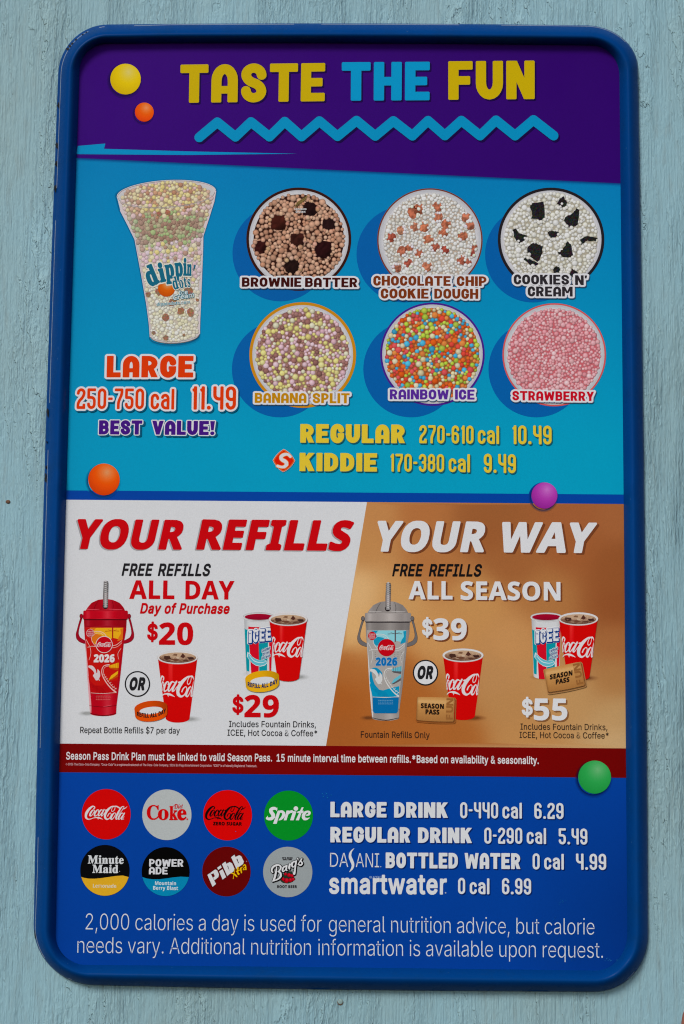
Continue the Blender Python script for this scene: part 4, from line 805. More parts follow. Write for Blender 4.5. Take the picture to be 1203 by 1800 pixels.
# ---- dessert section
SH = (0, 88, 156)
def bgc(x, y): 
    c = lerp((0, 116, 172), (0, 146, 180), clamp((y - 300) / 480))
    return lerp(c, lerp((0, 128, 176), c, clamp((x - 120) / 500)), .35)
t = Print()
t.fill(clip(clip(INN, (0, 271.2), (1203, 327.6), False), (118, 862), (1096, 869.3), True), bgc, 1, 16)
DS = t.build("dessert_section", BOARD)
t = Print()
for k in range(6):     # soft shadow the header throws in the artwork
    q0, q1 = k * .9, (k + 1) * .9
    c0 = lambda x, y, kk=k: lerp((0, 62, 118), bgc(x, y), (kk + .5) / 6)
    P_ = [(136 + j * 95.5, 271.2 + (136 + j * 95.5) * .04688) for j in range(11)]
    t.fill([(x, y + q0) for x, y in P_] + [(x, y + q1) for x, y in P_[::-1]], c0, 2 + .02 * k)
t.build("header_shade", DS)
def bowl(x, y, rx, ry, sx, sy, ringc, ring, inner, palette, rmin, rmax, count, br, name='flavour_picture', bgd=(60, 30, 25), chunks=(), over=(), seed=1, rimc=(200, 197, 200), dark=.55):
    random.seed(seed); br += 2
    t = Print()
    t.fill(ell(sx, sy, 84, 84.5, n=72), SH, 3)
    t.fill(ell(x, y, rx, ry, n=80), ringc, 5)
    t.fill(ell(x, y, rx - ring, ry - ring, n=80), lambda px, py: lerp(rimc, (172, 172, 178), clamp(abs(math.hypot((px - x) / rx, (py - y) / ry) - .88) * 14)), 6, 5)
    for rr, cc in ((rx - ring - 3.2, (178, 176, 182)), (rx - ring - 6.5, (186, 184, 188))):
        for a0 in range(0, 360, 30):
            t.shape([hull([q]) if False else [p1, p2, p3, p4] for p1, p2, p3, p4 in zip(ell(x, y, rr, rr, a0, a0 + 24, 8), ell(x, y, rr, rr, a0, a0 + 24, 8)[1:], ell(x, y, rr + .8, rr + .8, a0, a0 + 24, 8)[1:], ell(x, y, rr + .8, rr + .8, a0, a0 + 24, 8))], cc, 7)
    t.fill(ell(x, y, br - 1.5, br * .99 - 1.5, n=60), bgd, 8)
    pts = []
    tries = 0
    while len(pts) < count and tries < count * 40:
        tries += 1
        r = rmin * 1.25 + (rmax * 1.16 - rmin * 1.25) * random.random() ** 1.4
        q = (br - r * .6) * math.sqrt(random.random()); a_ = random.random() * 6.283
        px, py = x + q * math.cos(a_), y + q * math.sin(a_)
        if any(abs(px - c_[0]) < r + c_[2] and abs(py - c_[1]) < r + c_[2] and math.hypot(px - c_[0], py - c_[1]) < (r + c_[2]) * .74 for c_ in pts): continue
        if any(math.hypot(px - c_[0], py - c_[1]) < c_[2] * .8 for c_ in chunks): continue
        pts.append((px, py, r))
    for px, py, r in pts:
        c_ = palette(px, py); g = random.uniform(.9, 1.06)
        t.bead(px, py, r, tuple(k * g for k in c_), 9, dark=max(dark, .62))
    for cx_, cy_, r, col, kind in chunks:
        m_ = {'cube': 4, 'shard': 6, 'lump': 8}[kind]
        rot = random.random() * .8 + (.5 if kind == 'cube' else 0)
        poly = []
        for k in range(m_ * 3):
            a_ = rot + 2 * math.pi * k / (m_ * 3)
            q = r * ({0: 1.12, 1: .93, 2: .93}[k % 3] if kind == 'cube' else random.uniform(.66, 1.15) if kind == 'shard' else random.uniform(.86, 1.06))
            poly.append((cx_ + q * math.cos(a_), cy_ + q * math.sin(a_)))
        def cc(px, py, col=col, cx_=cx_, cy_=cy_, r=r):
            g = .75 + .5 * random.random() - .35 * clamp(((px - cx_) * .5 + (py - cy_) * .6) / r)
            return tuple(max(2, k * g) for k in col)
        t.fill(poly, cc, 12.6, r * .3)
    for px, py, r in over: 
        t.bead(px, py, r, tuple(k * random.uniform(.95, 1.05) for k in palette(px, py)), 13.5, dark=dark)
    o = t.build(name, DS); return o
def around(chunks, n_, rr, seed):
    rnd = random.Random(seed); out = []
    for c_ in chunks:
        for k in range(n_):
            a_ = rnd.random() * 6.283; out.append((c_[0] + c_[2] * 1.02 * math.cos(a_), c_[1] + c_[2] * 1.02 * math.sin(a_), rnd.uniform(*rr)))
    return out
# crop coordinates -> photograph
def Q4(x, y): return 400 + x / 3.538, 310 + y / 3.538
def Q5(x, y): return 740 + x / 3.538, 310 + y / 3.538
br_c = [(*Q4(318, 285), 15.5, (62, 26, 20), 'cube'), (*Q4(510, 205), 14.5, (34, 18, 18), 'lump'), (*Q4(632, 298), 13, (36, 20, 20), 'cube'), (*Q4(435, 395), 13.5, (54, 26, 22), 'cube'),
        (*Q4(208, 440), 13, (50, 20, 18), 'cube'), (*Q4(595, 455), 17, (40, 16, 18), 'cube'), (*Q4(405, 560), 14.5, (34, 20, 18), 'lump')]
bowl(525.5, 420.4, 92.2, 90.8, 493, 445, (52, 24, 18), 4.6, 0, lambda x, y: random.choice([(176, 132, 108), (186, 142, 118), (168, 122, 98), (190, 150, 126)]), 2.6, 5.4, 430, 79, bgd=(52, 26, 20), chunks=br_c, over=around(br_c, 9, (2.8, 4.6), 5), seed=11)
ch_c = [(*Q5(102, 192), 8, (172, 100, 74), 'lump'), (*Q5(108, 254), 7.5, (178, 106, 80), 'lump'), (*Q5(158, 297), 7.5, (172, 98, 72), 'lump'), (*Q5(140, 350), 7.5, (172, 98, 72), 'lump'),
        (*Q5(18, 315), 8, (180, 106, 76), 'lump'), (*Q5(48, 395), 8, (176, 104, 76), 'lump'), (*Q5(260, 370), 7.8, (170, 98, 72), 'lump'), (*Q5(283, 256), 7.5, (174, 104, 80), 'lump'),
        (*Q5(305, 305), 7.4, (172, 102, 78), 'lump'), (*Q5(90, 442), 7, (158, 84, 66), 'lump'), (*Q5(150, 458), 6.5, (156, 70, 58), 'lump'), (*Q5(255, 520), 7.5, (166, 90, 70), 'lump'),
        (*Q5(40, 562), 8, (176, 108, 82), 'lump'), (*Q5(292, 535), 6, (160, 88, 70), 'lump'), (*Q5(330, 440), 5.5, (168, 92, 70), 'lump'), (*Q5(318, 480), 5, (150, 70, 60), 'lump'),
        (*Q4(1160, 222), 10, (176, 100, 74), 'lump'), (*Q4(1190, 205), 9, (170, 96, 70), 'lump'), (*Q4(1080, 335), 7, (172, 118, 92), 'lump'), (*Q4(1165, 315), 7, (170, 108, 84), 'lump'),
        (*Q4(1018, 380), 7.5, (156, 76, 60), 'lump'), (*Q4(1088, 465), 8, (168, 98, 76), 'lump'), (*Q4(1130, 450), 6.5, (158, 90, 66), 'lump'), (*Q4(1055, 570), 7, (160, 96, 76), 'lump'),
        (*Q4(1125, 540), 7, (150, 74, 60), 'lump'), (*Q4(1190, 480), 6.5, (166, 92, 70), 'lump')]
bowl(756, 422, 92.6, 91, 711, 447, (112, 54, 38), 2.4, 0, lambda x, y: random.choice([(206, 202, 196), (208, 204, 200), (202, 196, 186), (210, 208, 204)]), 2.1, 4.4, 640, 80, bgd=(176, 158, 142), chunks=[(a_, b2, c2 * 1.18, d2, e2) for a_, b2, c2, d2, e2 in ch_c], over=around(ch_c, 5, (2.1, 3.4), 6), seed=12, dark=.72)
ck_c = []
ckb = [[(676, 168), (765, 160), (774, 250), (755, 272), (690, 262), (690, 215)], [(968, 198), (985, 205), (975, 300), (925, 322), (886, 290), (905, 250), (940, 235)], [(862, 140), (885, 126), (912, 160), (905, 200), (870, 190), (845, 170)],
       [(567, 330), (590, 322), (610, 352), (665, 368), (655, 390), (620, 420), (585, 385)], [(790, 345), (815, 335), (858, 350), (840, 375), (800, 388)], [(985, 395), (1040, 368), (1098, 386), (1085, 402), (1035, 400), (1000, 425)],
       [(665, 435), (705, 410), (762, 432), (745, 510), (728, 530), (660, 490)], [(912, 408), (935, 425), (950, 505), (885, 505), (850, 478), (880, 455)], [(650, 505), (735, 540), (715, 562), (670, 545), (640, 515)],
       [(828, 565), (850, 560), (880, 572), (860, 600), (822, 598)], [(935, 572), (980, 600), (950, 635), (925, 610)], [(672, 560), (702, 568), (690, 585)]]
for P_ in ckb:
    xs = sum(q[0] for q in P_) / len(P_); ys = sum(q[1] for q in P_) / len(P_)
    ck_c.append((*Q5(xs, ys), max(math.hypot(q[0] - xs, q[1] - ys) for q in P_) / 3.538 * .8))
random.seed(40)
bowl_ck = bowl(969, 421, 93.6, 91.2, 937, 447, (34, 30, 34), 5.0, 0, lambda x, y: random.choice([(206, 203, 194), (208, 205, 198), (210, 208, 204), (200, 196, 182)]), 2.4, 5.2, 560, 81, bgd=(164, 156, 138), seed=13, dark=.76)
t = Print(); random.seed(9)
for P_ in ckb:
    rough = []
    for i in range(len(P_)):
        a_, b2 = P_[i - 1], P_[i]
        for k in range(4): rough.append((a_[0] + (b2[0] - a_[0]) * k / 4 + random.uniform(-4, 4), a_[1] + (b2[1] - a_[1]) * k / 4 + random.uniform(-4, 4)))
    t.fill([Q5(*q) for q in rough], lambda x, y: tuple(random.choice((22, 34, 30, 50)) * k for k in (1, .96, .98)), 14, 1.6)
for q in around([(*c_[:2], c_[2] * 1.12) for c_ in ck_c], 8, (2.3, 3.8), 8): t.bead(*q, (202, 198, 190), 15, dark=.7)
for x_, y_ in ((648, 384), (608, 402), (655, 432), (866, 494), (878, 170), (868, 188)): t.bead(*Q5(x_, y_), 2.4, (206, 202, 200), 15, dark=.7)
t.build("cookie_pieces", DS)
bowl(532.4, 624, 93.8, 93, 492, 649, (188, 126, 24), 5.2, 0, lambda x, y: random.choice([(206, 190, 118), (204, 192, 130), (204, 164, 174), (208, 174, 182), (208, 168, 178), (150, 108, 102), (136, 94, 88), (204, 196, 170), (204, 190, 120)]), 2.3, 5.2, 600, 81, bgd=(150, 110, 96), seed=14, dark=.7)
bowl(760.5, 622.6, 91.8, 90.8, 723, 649, (66, 30, 128), 3.4, 0, lambda x, y: random.choice([(214, 96, 40), (210, 84, 28), (60, 148, 184), (70, 160, 196), (168, 184, 70), (156, 176, 60), (204, 190, 150), (198, 186, 156), (204, 76, 78), (206, 120, 60), (212, 68, 54)]), 2.2, 5.4, 600, 81.5, bgd=(150, 84, 44), seed=15, dark=.72)
bowl(974.6, 623.6, 91, 90.6, 943, 649, (198, 80, 78), 2.6, 0, lambda x, y: random.choice([(212, 142, 148), (216, 154, 160), (208, 132, 140), (220, 164, 168)]), 2.0, 4.6, 700, 80.5, bgd=(190, 92, 100), seed=16, dark=.72)

def caption(name, rows, col, ol=3.1, extra_gap=0):
    t = Print()
    for s_, x0, y0, x1, y1, cap in rows: text(t, s_, 'D', x0, y0, x1, y1, cap, col, 20, weight=.235, outline=(ol, (204, 202, 206)), shadow=(.8, 1.0, (60, 84, 112), .4))
    t.build(name, DS)
caption("flavour_caption", [("BROWNIE", 425.4, 504.2, 530, 504.4, 16.7), ("BATTER", 536.5, 504.6, 628.4, 505, 16.7)], (60, 18, 16))
caption("flavour_caption", [("CHOCOLATE", 656.4, 502, 792.6, 502.6, 17.3), ("CHIP", 803.2, 502.8, 855.5, 503, 17.3), ("COOKIE", 669.5, 524.7, 753.7, 525, 17.6), ("DOUGH", 763.7, 525, 841, 525.4, 17.6)], (116, 50, 22))
caption("flavour_caption", [("COOKIES", 903.4, 499.8, 1000.6, 500.4, 17.3), ("N'", 1011.3, 501, 1032.5, 501.3, 17.3), ("CREAM", 928, 520.9, 1007, 521.3, 17.4)], (44, 40, 44))
caption("flavour_caption", [("BANANA", 448, 708.3, 539, 708.6, 17.8), ("SPLIT", 549.8, 708.7, 614.8, 709, 17.8)], (180, 124, 14))
caption("flavour_caption", [("RAINBOW", 685.5, 702, 789.2, 702.3, 17.6), ("ICE", 800.2, 702.3, 834.5, 702.5, 17.6)], (82, 40, 140))
caption("flavour_caption", [("STRAWBERRY", 901, 703.8, 1044.7, 705, 16.7)], (184, 16, 34))
t = Print()      # small allergen mark on the first bowl
text(t, "Contains", 'B', 517.6, 369, 539, 369.2, 3.6, (206, 204, 204), 18, weight=.02); text(t, "Gluten", 'B', 520, 373.8, 537, 374, 3.6, (206, 204, 204), 18, weight=.02)
for k in range(7): t.brush([(519 + k * 2.6, 362 - k * 1.6, 1.2), (523 + k * 2.6, 357 - k * 1.8, 2.2), (526 + k * 2.4, 353 - k * 1.4, .6)], (128, 106, 62), 17, smooth=2)
t.brush([(518, 366, .8), (528, 358, 1), (540, 349, .8)], (110, 90, 52), 17)
t.build("allergen_mark", DS)

# ---- the tall cup on the left
def Q3(x, y): return 180 + x / 5.0125, 290 + y / 5.0125
t = Print(); random.seed(21)
rimE = ell(565, 252, 437, 118, 180, 360, 40, rot=-3.6)
body_r = [(1000, 232), (985, 320), (935, 480), (888, 625), (885, 760), (872, 1100), (860, 1380), (858, 1485)]
body_b = ell(640, 1500, 218, 74, 0, 180, 24, rot=-3)
body_l = [(422, 1515), (414, 1400), (392, 1230), (345, 960), (300, 720), (288, 655), (232, 540), (160, 400), (131, 285)]
tall = rimE + body_r + body_b + body_l
c0_ = (560, 800)
t.halo(lambda q: [Q3(x + (x - c0_[0]) / 480 * 22 * q - 4, y + (y - c0_[1]) / 800 * 22 * q + 7) for x, y in tall], bgc, (0, 66, 104), 3, 6)
def cupc(x, y):
    u = clamp((x - 206) / 174); e = abs(u - .5) * 2
    return lerp((182, 172, 168), (198, 186, 188), e)
t.fill([Q3(*q) for q in tall], cupc, 5, 6)
t.fill([Q3(*q) for q in ell(565, 262, 425, 104, 0, 360, 60, rot=-3.6)], (186, 184, 186), 6)
inside = [(168, 300), (230, 225), (400, 170), (600, 150), (820, 165), (930, 225), (965, 300), (940, 400), (895, 530), (868, 640), (862, 800), (850, 1100), (838, 1400), (838, 1480), (760, 1535), (640, 1555), (500, 1540), (438, 1500), (430, 1400), (405, 1200), (360, 940), (318, 700), (305, 640), (240, 500), (178, 360)]
def inpoly(P, x, y):
    c = False
    for i in range(len(P)):
        (xa, ya), (xb, yb) = P[i - 1], P[i]
        if (ya > y) != (yb > y) and x < (xb - xa) * (y - ya) / (yb - ya) + xa: c = not c
    return c
t.fill([Q3(*q) for q in inside], lambda x, y: (166, 140, 120) if y < 420 else (186, 174, 158), 6.5, 8)
zones = [(430, [(206, 188, 124), (190, 146, 116), (206, 172, 172), (210, 194, 140), (172, 126, 100), (208, 192, 160), (212, 200, 160)]), (690, [(150, 166, 120), (148, 116, 100), (158, 174, 122), (156, 124, 108), (144, 114, 98), (170, 160, 130)]),
         (1000, [(206, 176, 186), (208, 192, 130), (204, 186, 194), (168, 134, 118), (210, 200, 164), (202, 168, 176)]), (1600, [(208, 202, 180), (210, 206, 192), (204, 198, 168), (212, 208, 200)])]
pts = []; tries = 0
while len(pts) < 900 and tries < 40000:
    tries += 1
    x, y = random.uniform(160, 970), random.uniform(145, 1560)
    r = random.uniform(14, 27) * (1 if y < 1000 else .85)
    if y < 380: r *= .9
    if not inpoly(inside, x, y): continue
    if any(abs(x - q[0]) < 40 and math.hypot(x - q[0], y - q[1]) < (r + q[2]) * .72 for q in pts): continue
    pts.append((x, y, r))
for x, y, r in pts:
    yy = y + random.uniform(-45, 45)
    pal = next(z for lim, z in zones if yy < lim) if yy < 1600 else zones[-1][1]
    c_ = random.choice(pal)
    e = abs((x - 590) / (380 if y < 600 else 290)); c_ = lerp(c_, (194, 184, 182), clamp(e - .45) * .8)
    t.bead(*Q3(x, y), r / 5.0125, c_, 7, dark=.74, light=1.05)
for x, y, r in ((405, 1140, 26), (500, 1120, 34), (620, 1210, 40), (690, 1290, 36), (778, 1300, 36), (555, 1345, 34), (760, 1110, 42), (838, 1190, 16), (720, 1500, 14), (560, 1525, 26), (452, 1478, 18), (580, 420, 26), (500, 430, 24)):
    poly = [(x + r * random.uniform(.7, 1.15) * math.cos(a_), y + r * random.uniform(.7, 1.2) * math.sin(a_)) for a_ in [2 * math.pi * k / 11 for k in range(11)]]
    t.fill([Q3(*q) for q in poly], lambda px, py: tuple(k * random.uniform(.72, 1.1) for k in (158, 112, 88)), 12, 1.8)
def arc(cx_, cy_, rx, ry, a0, a1, rot, wd, col, ly, fn=Q3, nn=40, sc=5.0125):
    P_ = ell(cx_, cy_, rx, ry, a0, a1, nn, rot)
    t.brush([(*fn(*q), wd) for q in P_], col, ly, smooth=0, n=6)
arc(565, 252, 434, 115, 182, 358, -3.6, 1.1, (204, 198, 200), 14)
arc(565, 262, 425, 108, 2, 178, -3.6, .8, (168, 156, 154), 14)
arc(565, 270, 420, 108, 8, 172, -3.6, .5, (206, 200, 198), 14)
arc(640, 1500, 214, 70, 5, 175, -3, 1.0, (120, 120, 122), 14); arc(640, 1488, 218, 62, 8, 172, -3, .7, (200, 196, 194), 14)
for L_ in (body_l[:-1], body_r): t.brush([(*Q3(x, y), 1.6) for x, y in L_], (196, 184, 190), 13, smooth=0, n=6)
CUP = t.build("tall_cup_picture", DS)
t = Print()
def Q6(x, y): return 240 + x / 10.936, 440 + y / 10.936
t.ball(*Q6(580, 725), 15.2, 14, (186, 74, 8), (204, 92, 14), (206, 170, 140), .12, -.5, n=40, rings=8)
teal = (24, 96, 120)
def put_glyph(P, ch, x, y, size, rot, xs, col, layer, fn, font='S', weight=.03, ol=.08, olc=(206, 202, 190), shear=0):
    for g, c_, ly in ((ol, olc, layer - .5), (0, col, layer)):
        if g == 0 and ol < 0: pass
        _, v, f = glyph(font, ch, weight, max(0, g)); cr, sr = math.cos(R(rot)), math.sin(R(rot)); out = []
        for vx, vy in v:
            X, Y = vx * size * xs + vy * size * shear, -vy * size
            out.append(fn(x + X * cr - Y * sr, y + X * sr + Y * cr))
        P.tri(out, f, c_, ly + (ord(ch) % 3) * .1)
for ch, x, y, sz, rot, xs in (('d', 250, 690, 370, -22, .72), ('i', 462, 606, 345, -12, .76), ('p', 570, 534, 345, -7, .60), ('p', 748, 490, 335, -4, .56), ('i', 902, 474, 310, 0, .50), ('n', 968, 474, 285, 3, .38)):
    put_glyph(t, ch, x, y, sz, rot, xs, teal, 18, Q6, weight=.06)
for ch, x, y, sz, rot, xs in (('d', 718, 754, 235, -14, .58), ('o', 836, 726, 215, -10, .50), ('t', 925, 708, 210, -8, .52), ('s', 985, 700, 200, -6, .50)):
    put_glyph(t, ch, x, y, sz, rot, xs, teal, 20, Q6, weight=.03)
t.brush([(*Q6(1125, 290), 2.6), (*Q6(1110, 340), 1.8), (*Q6(1098, 385), .8)], teal, 20)
t.brush([(*Q6(478, 560), .5), (*Q6(470, 600), 3), (*Q6(500, 640), .5)], teal, 17)
x_, y_ = Q6(812, 865); text(t, "Ice", 'B', *Q6(815, 862), *Q6(985, 838), 7.2, (200, 206, 206), 20, outline=(.8, (40, 110, 130)))
text(t, "Cream", 'B', *Q6(708, 955), *Q6(1105, 900), 8.0, (200, 206, 206), 20, outline=(.8, (40, 110, 130)))
text(t, "dippindots.com", 'B', *Q6(388, 1068), *Q6(1030, 1020), 5.2, (60, 130, 145), 20, outline=(.5, (202, 200, 196)))
t.build("cup_lettering", DS)

# ---- prices of the dessert section
PSH = (70, 84, 60)
t = Print()
OR, PU = (206, 54, 0), (64, 24, 118); OL = (204, 202, 206); dk = (0, 82, 112)
text(t, "LARGE", 'D', 187.5, 663.4, 339.8, 663.6, 38, OR, 20, weight=.27, outline=(3.4, OL), shadow=(1.6, 1.8, dk, .5))
text(t, "250-750", 'N', 134.7, 719, 253.2, 719.4, 36.6, OR, 20, outline=(3.4, OL), shadow=(1.6, 1.8, dk, .5))
text(t, "cal", 'N', 264.8, 719.6, 306.3, 720, 36.5, OR, 20, outline=(3.4, OL), shadow=(1.6, 1.8, dk, .5))
text(t, "11.49", 'N', 337.8, 720.2, 415, 720.4, 41.4, OR, 20, outline=(3.4, OL), shadow=(1.6, 1.8, dk, .5))
text(t, "BEST", 'D', 174, 763.7, 250, 764, 25, PU, 20, outline=(1.7, OL), shadow=(3, 2.2, dk, .2))
text(t, "VALUE!", 'D', 267.4, 764.2, 377.7, 765, 25, PU, 20, outline=(1.7, OL), shadow=(3, 2.2, dk, .2))
t.build("price_lettering", DS)
t = Print(); YE = (210, 181, 50); ysh = (30, 88, 96)
text(t, "REGULAR", 'D', 527.9, 778.2, 712.3, 779.3, 33, YE, 20, weight=.275, shadow=(1.8, 1.6, ysh, .1))
text(t, "270-610", 'N', 737.3, 779.2, 832.8, 780.2, 32, YE, 20, shadow=(1.3, 1.3, ysh, .5))
text(t, "cal", 'N', 840.3, 780.2, 877.6, 780.6, 32, YE, 20, shadow=(1.3, 1.3, ysh, .5))
text(t, "10.49", 'N', 901.4, 780.8, 970, 781.4, 33.2, YE, 20, shadow=(1.3, 1.3, ysh, .5))
text(t, "KIDDIE", 'D', 526.7, 828.2, 662.9, 829, 32.4, YE, 20, weight=.275, shadow=(1.8, 1.6, ysh, .1))
text(t, "170-380", 'N', 686.7, 829, 781, 829.8, 31.5, YE, 20, shadow=(1.3, 1.3, ysh, .5))
text(t, "cal", 'N', 789, 829.8, 826.4, 830.4, 32, YE, 20, shadow=(1.3, 1.3, ysh, .5))
text(t, "9.49", 'N', 850.8, 831, 907.2, 832, 33.6, YE, 20, shadow=(1.3, 1.3, ysh, .5))
t.build("price_lettering", DS)
t = Print()
def Q8(x, y): return 480 + x / 6.683, 780 + y / 6.683
def diamond(k):
    c_ = (128, 197); P_ = []
    for a_, b2, m_ in (((128, 60), (262, 200), (205, 115)), ((262, 200), (122, 335), (205, 280)), ((122, 335), (-3, 195), (52, 282)), ((-3, 195), (128, 60), (52, 118))):
        P_ += quad(a_, m_, b2, 6)
    return [Q8(c_[0] + (x - c_[0]) * k, c_[1] + (y - c_[1]) * k) for x, y in P_]
t.fill(diamond(1.0), (196, 176, 180), 14); t.fill(diamond(.955), (200, 26, 8), 15); t.fill(diamond(.90), (222, 120, 34), 16); t.fill(diamond(.85), (206, 28, 8), 17)
sS = [(205, 150, 34), (180, 128, 30), (140, 125, 36), (98, 150, 40), (105, 185, 42), (150, 212, 44), (160, 245, 42), (130, 272, 34), (90, 272, 28), (55, 262, 32)]
t.brush([(*Q8(x, y), (w_ + 14) / 6.683) for x, y, w_ in sS], (224, 120, 30), 18)
t.brush([(*Q8(x, y), w_ / 6.683) for x, y, w_ in sS], (204, 200, 204), 19)
t.build("diamond_emblem", DS)
printed_ball(183, 842.7, 27.6, (224, 78, 8), (206, 142, 96), (196, 58, 2), lambda x, y: (0, 144, 179) if y < 862 else BLUE, (0, 50, 96), DS)
# ---------------------------------------------------------------- refill section
DV0, DV1 = (646.5, 876), (572.2, 1318)       # slanted division between white and gold
RS_P = clip(clip(INN, (118, 878.4), (1096, 886), False), (104, 1307), (1100, 1315.5), True)
t = Print()
t.fill(clip(RS_P, DV0, DV1, False), lambda x, y: (200, 200, 203), 2, 40)
GOLD = [(660, 900, (182, 125, 74)), (740, 900, (170, 106, 59)), (860, 900, (148, 89, 49)), (1000, 905, (155, 90, 52)), (1090, 905, (157, 94, 54)), (640, 960, (184, 129, 76)), (1085, 1000, (142, 81, 43)), (900, 990, (153, 93, 51)), (760, 990, (170, 108, 60)), (625, 1040, (208, 165, 113)), (700, 1060, (195, 146, 90)), (840, 1060, (189, 136, 80)), (960, 1050, (167, 110, 62)), (1085, 1070, (140, 78, 41)), (612, 1110, (208, 163, 107)), (760, 1120, (193, 140, 84)), (900, 1130, (187, 134, 82)), (1085, 1130, (159, 100, 57)), (600, 1170, (168, 100, 48)), (700, 1190, (164, 94, 42)), (880, 1190, (180, 130, 81)), (1085, 1190, (166, 116, 68)), (592, 1230, (162, 88, 35)), (700, 1240, (164, 92, 39)), (800, 1300, (164, 96, 44)), (900, 1240, (178, 128, 77)), (1000, 1220, (182, 138, 88)), (1090, 1260, (182, 142, 94)), (590, 1300, (158, 88, 39)), (700, 1300, (164, 94, 42)), (920, 1300, (182, 130, 77)), (1090, 1305, (190, 154, 109)), (860, 930, (148, 87, 47)), (1000, 950, (152, 87, 47))]
def gold(x, y):
    sw = 0; c = [0, 0, 0]
    for gx, gy, gc in GOLD:
        w_ = 1 / (((x - gx) ** 2 + (y - gy) ** 2) / 900 + 1) ** 2.2; sw += w_
        for i in range(3): c[i] += gc[i] * w_
    return tuple(v / sw for v in c)
t.fill(clip(RS_P, DV0, DV1, True), gold, 2, 11)
RF = t.build("refill_section", BOARD)
RED = (188, 2, 18); WH = (204, 203, 206)
t = Print(); gs = (150, 146, 150)
text(t, "YOUR", 'B', 125.8, 963, 319.6, 964.4, 48.7, RED, 8, weight=.045, shear=.2, shadow=(-2.4, 1.4, gs), gap=-.02)
text(t, "REFILLS", 'B', 345.2, 964.2, 612.8, 966.4, 49.5, RED, 8, weight=.045, shear=.2, shadow=(-2.4, 1.4, gs), gap=-.02)
t.build("headline_lettering", RF); t = Print()
br = (112, 60, 34)
text(t, "YOUR", 'B', 654, 967.4, 850.7, 968.8, 50, WH, 8, weight=.045, shear=.2, shadow=(4, 2.6, br), gap=-.02)
text(t, "WAY", 'B', 873.5, 969, 1040, 970.3, 49.6, WH, 8, weight=.045, shear=.2, shadow=(4, 2.6, br), gap=-.02)
t.build("headline_lettering", RF)
t = Print()
text(t, "FREE", 'R', 214, 1011.2, 266, 1011.4, 20, INK, 8, weight=.055, shear=.18); text(t, "REFILLS", 'R', 277.7, 1011.4, 368, 1011.8, 20, INK, 8, weight=.055, shear=.18)
text(t, "ALL", 'B', 227.5, 1052.3, 306.6, 1052.6, 31.8, RED, 8, weight=.015); text(t, "DAY", 'B', 326, 1053, 411.7, 1053.4, 31.8, RED, 8, weight=.015)
text(t, "Day of Purchase", 'R', 246.3, 1077.6, 402.5, 1078.3, 16.8, RED, 8, weight=.06, shear=.18)
t.build("offer_lettering", RF); t = Print()
text(t, "FREE", 'R', 689.7, 1012, 741, 1012.2, 20, (24, 22, 24), 8, weight=.055, shear=.18); text(t, "REFILLS", 'R', 754, 1012.2, 845, 1012.6, 20, (24, 22, 24), 8, weight=.055, shear=.18)
text(t, "ALL", 'B', 718.5, 1052.9, 795.8, 1053.2, 31, WH, 8, weight=.02, shadow=(3, 2, br)); text(t, "SEASON", 'B', 810, 1053.8, 985.6, 1055, 31.4, WH, 8, weight=.02, shadow=(3, 2, br))
t.build("offer_lettering", RF)
for d_, x0, x1, y0, n_, a0, a1, y1, cap, col, sh_ in (("$", 258.7, 277.3, 1123.6, "20", 279.5, 339.3, 1132.6, 37.6, RED, None), ("$", 408.5, 428, 1251.6, "29", 429.7, 490.2, 1260, 37.6, RED, None),
                                ("$", 742, 760.6, 1115.6, "39", 762.2, 820.7, 1124.3, 36.6, WH, (2.6, 2.6, br)), ("$", 917.5, 936.8, 1256, "55", 938.7, 997.8, 1265.3, 37, WH, (2.6, 2.6, (128, 84, 50)))):
    t = Print(); text(t, d_, 'R', x0, y0, x1, y0, 26, col, 8, weight=.06, shadow=sh_); text(t, n_, 'B', a0, y1, a1, y1 + .3, cap, col, 8, weight=.02, shadow=sh_)
    t.build("price_lettering", RF)
t = Print()
text(t, "Repeat Bottle Refills $7 per day", 'R', 141.2, 1288.4, 316.2, 1289.4, 10.8, INK, 8, weight=.012)
t.build("small_lettering", RF); t = Print()
text(t, "Includes Fountain Drinks,", 'R', 402.7, 1277.8, 555.5, 1278.6, 10.6, INK, 8, weight=.012); text(t, "ICEE, Hot Cocoa & Coffee*", 'R', 400, 1293, 557.7, 1294.2, 10.6, INK, 8, weight=.012)
t.build("small_lettering", RF); t = Print()
text(t, "Fountain Refills Only", 'R', 634.5, 1296.4, 755.5, 1297.4, 11, (46, 32, 28), 8, weight=.012)
t.build("small_lettering", RF); t = Print()
text(t, "Includes Fountain Drinks,", 'R', 915.2, 1282.4, 1067.9, 1283.4, 10.6, (50, 38, 32), 8, weight=.012); text(t, "ICEE, Hot Cocoa & Coffee*", 'R', 913.5, 1296.9, 1070.2, 1298.2, 10.6, (50, 38, 32), 8, weight=.012)
t.build("small_lettering", RF)
for x, y, bgw in ((241.9, 1202.3, (198, 198, 201)), (748.3, 1182.4, (204, 202, 204))):
    t = Print(); t.fill(ell(x, y, 22.4, 22.8, n=48), INK, 6); t.fill(ell(x, y, 20, 20.4, n=48), bgw, 7)
    text(t, "OR", 'R', x - 15.2, y + 9.4, x + 12, y + 9.5, 19.4, INK, 9, weight=.11, shear=.14); t.build("or_mark", RF)

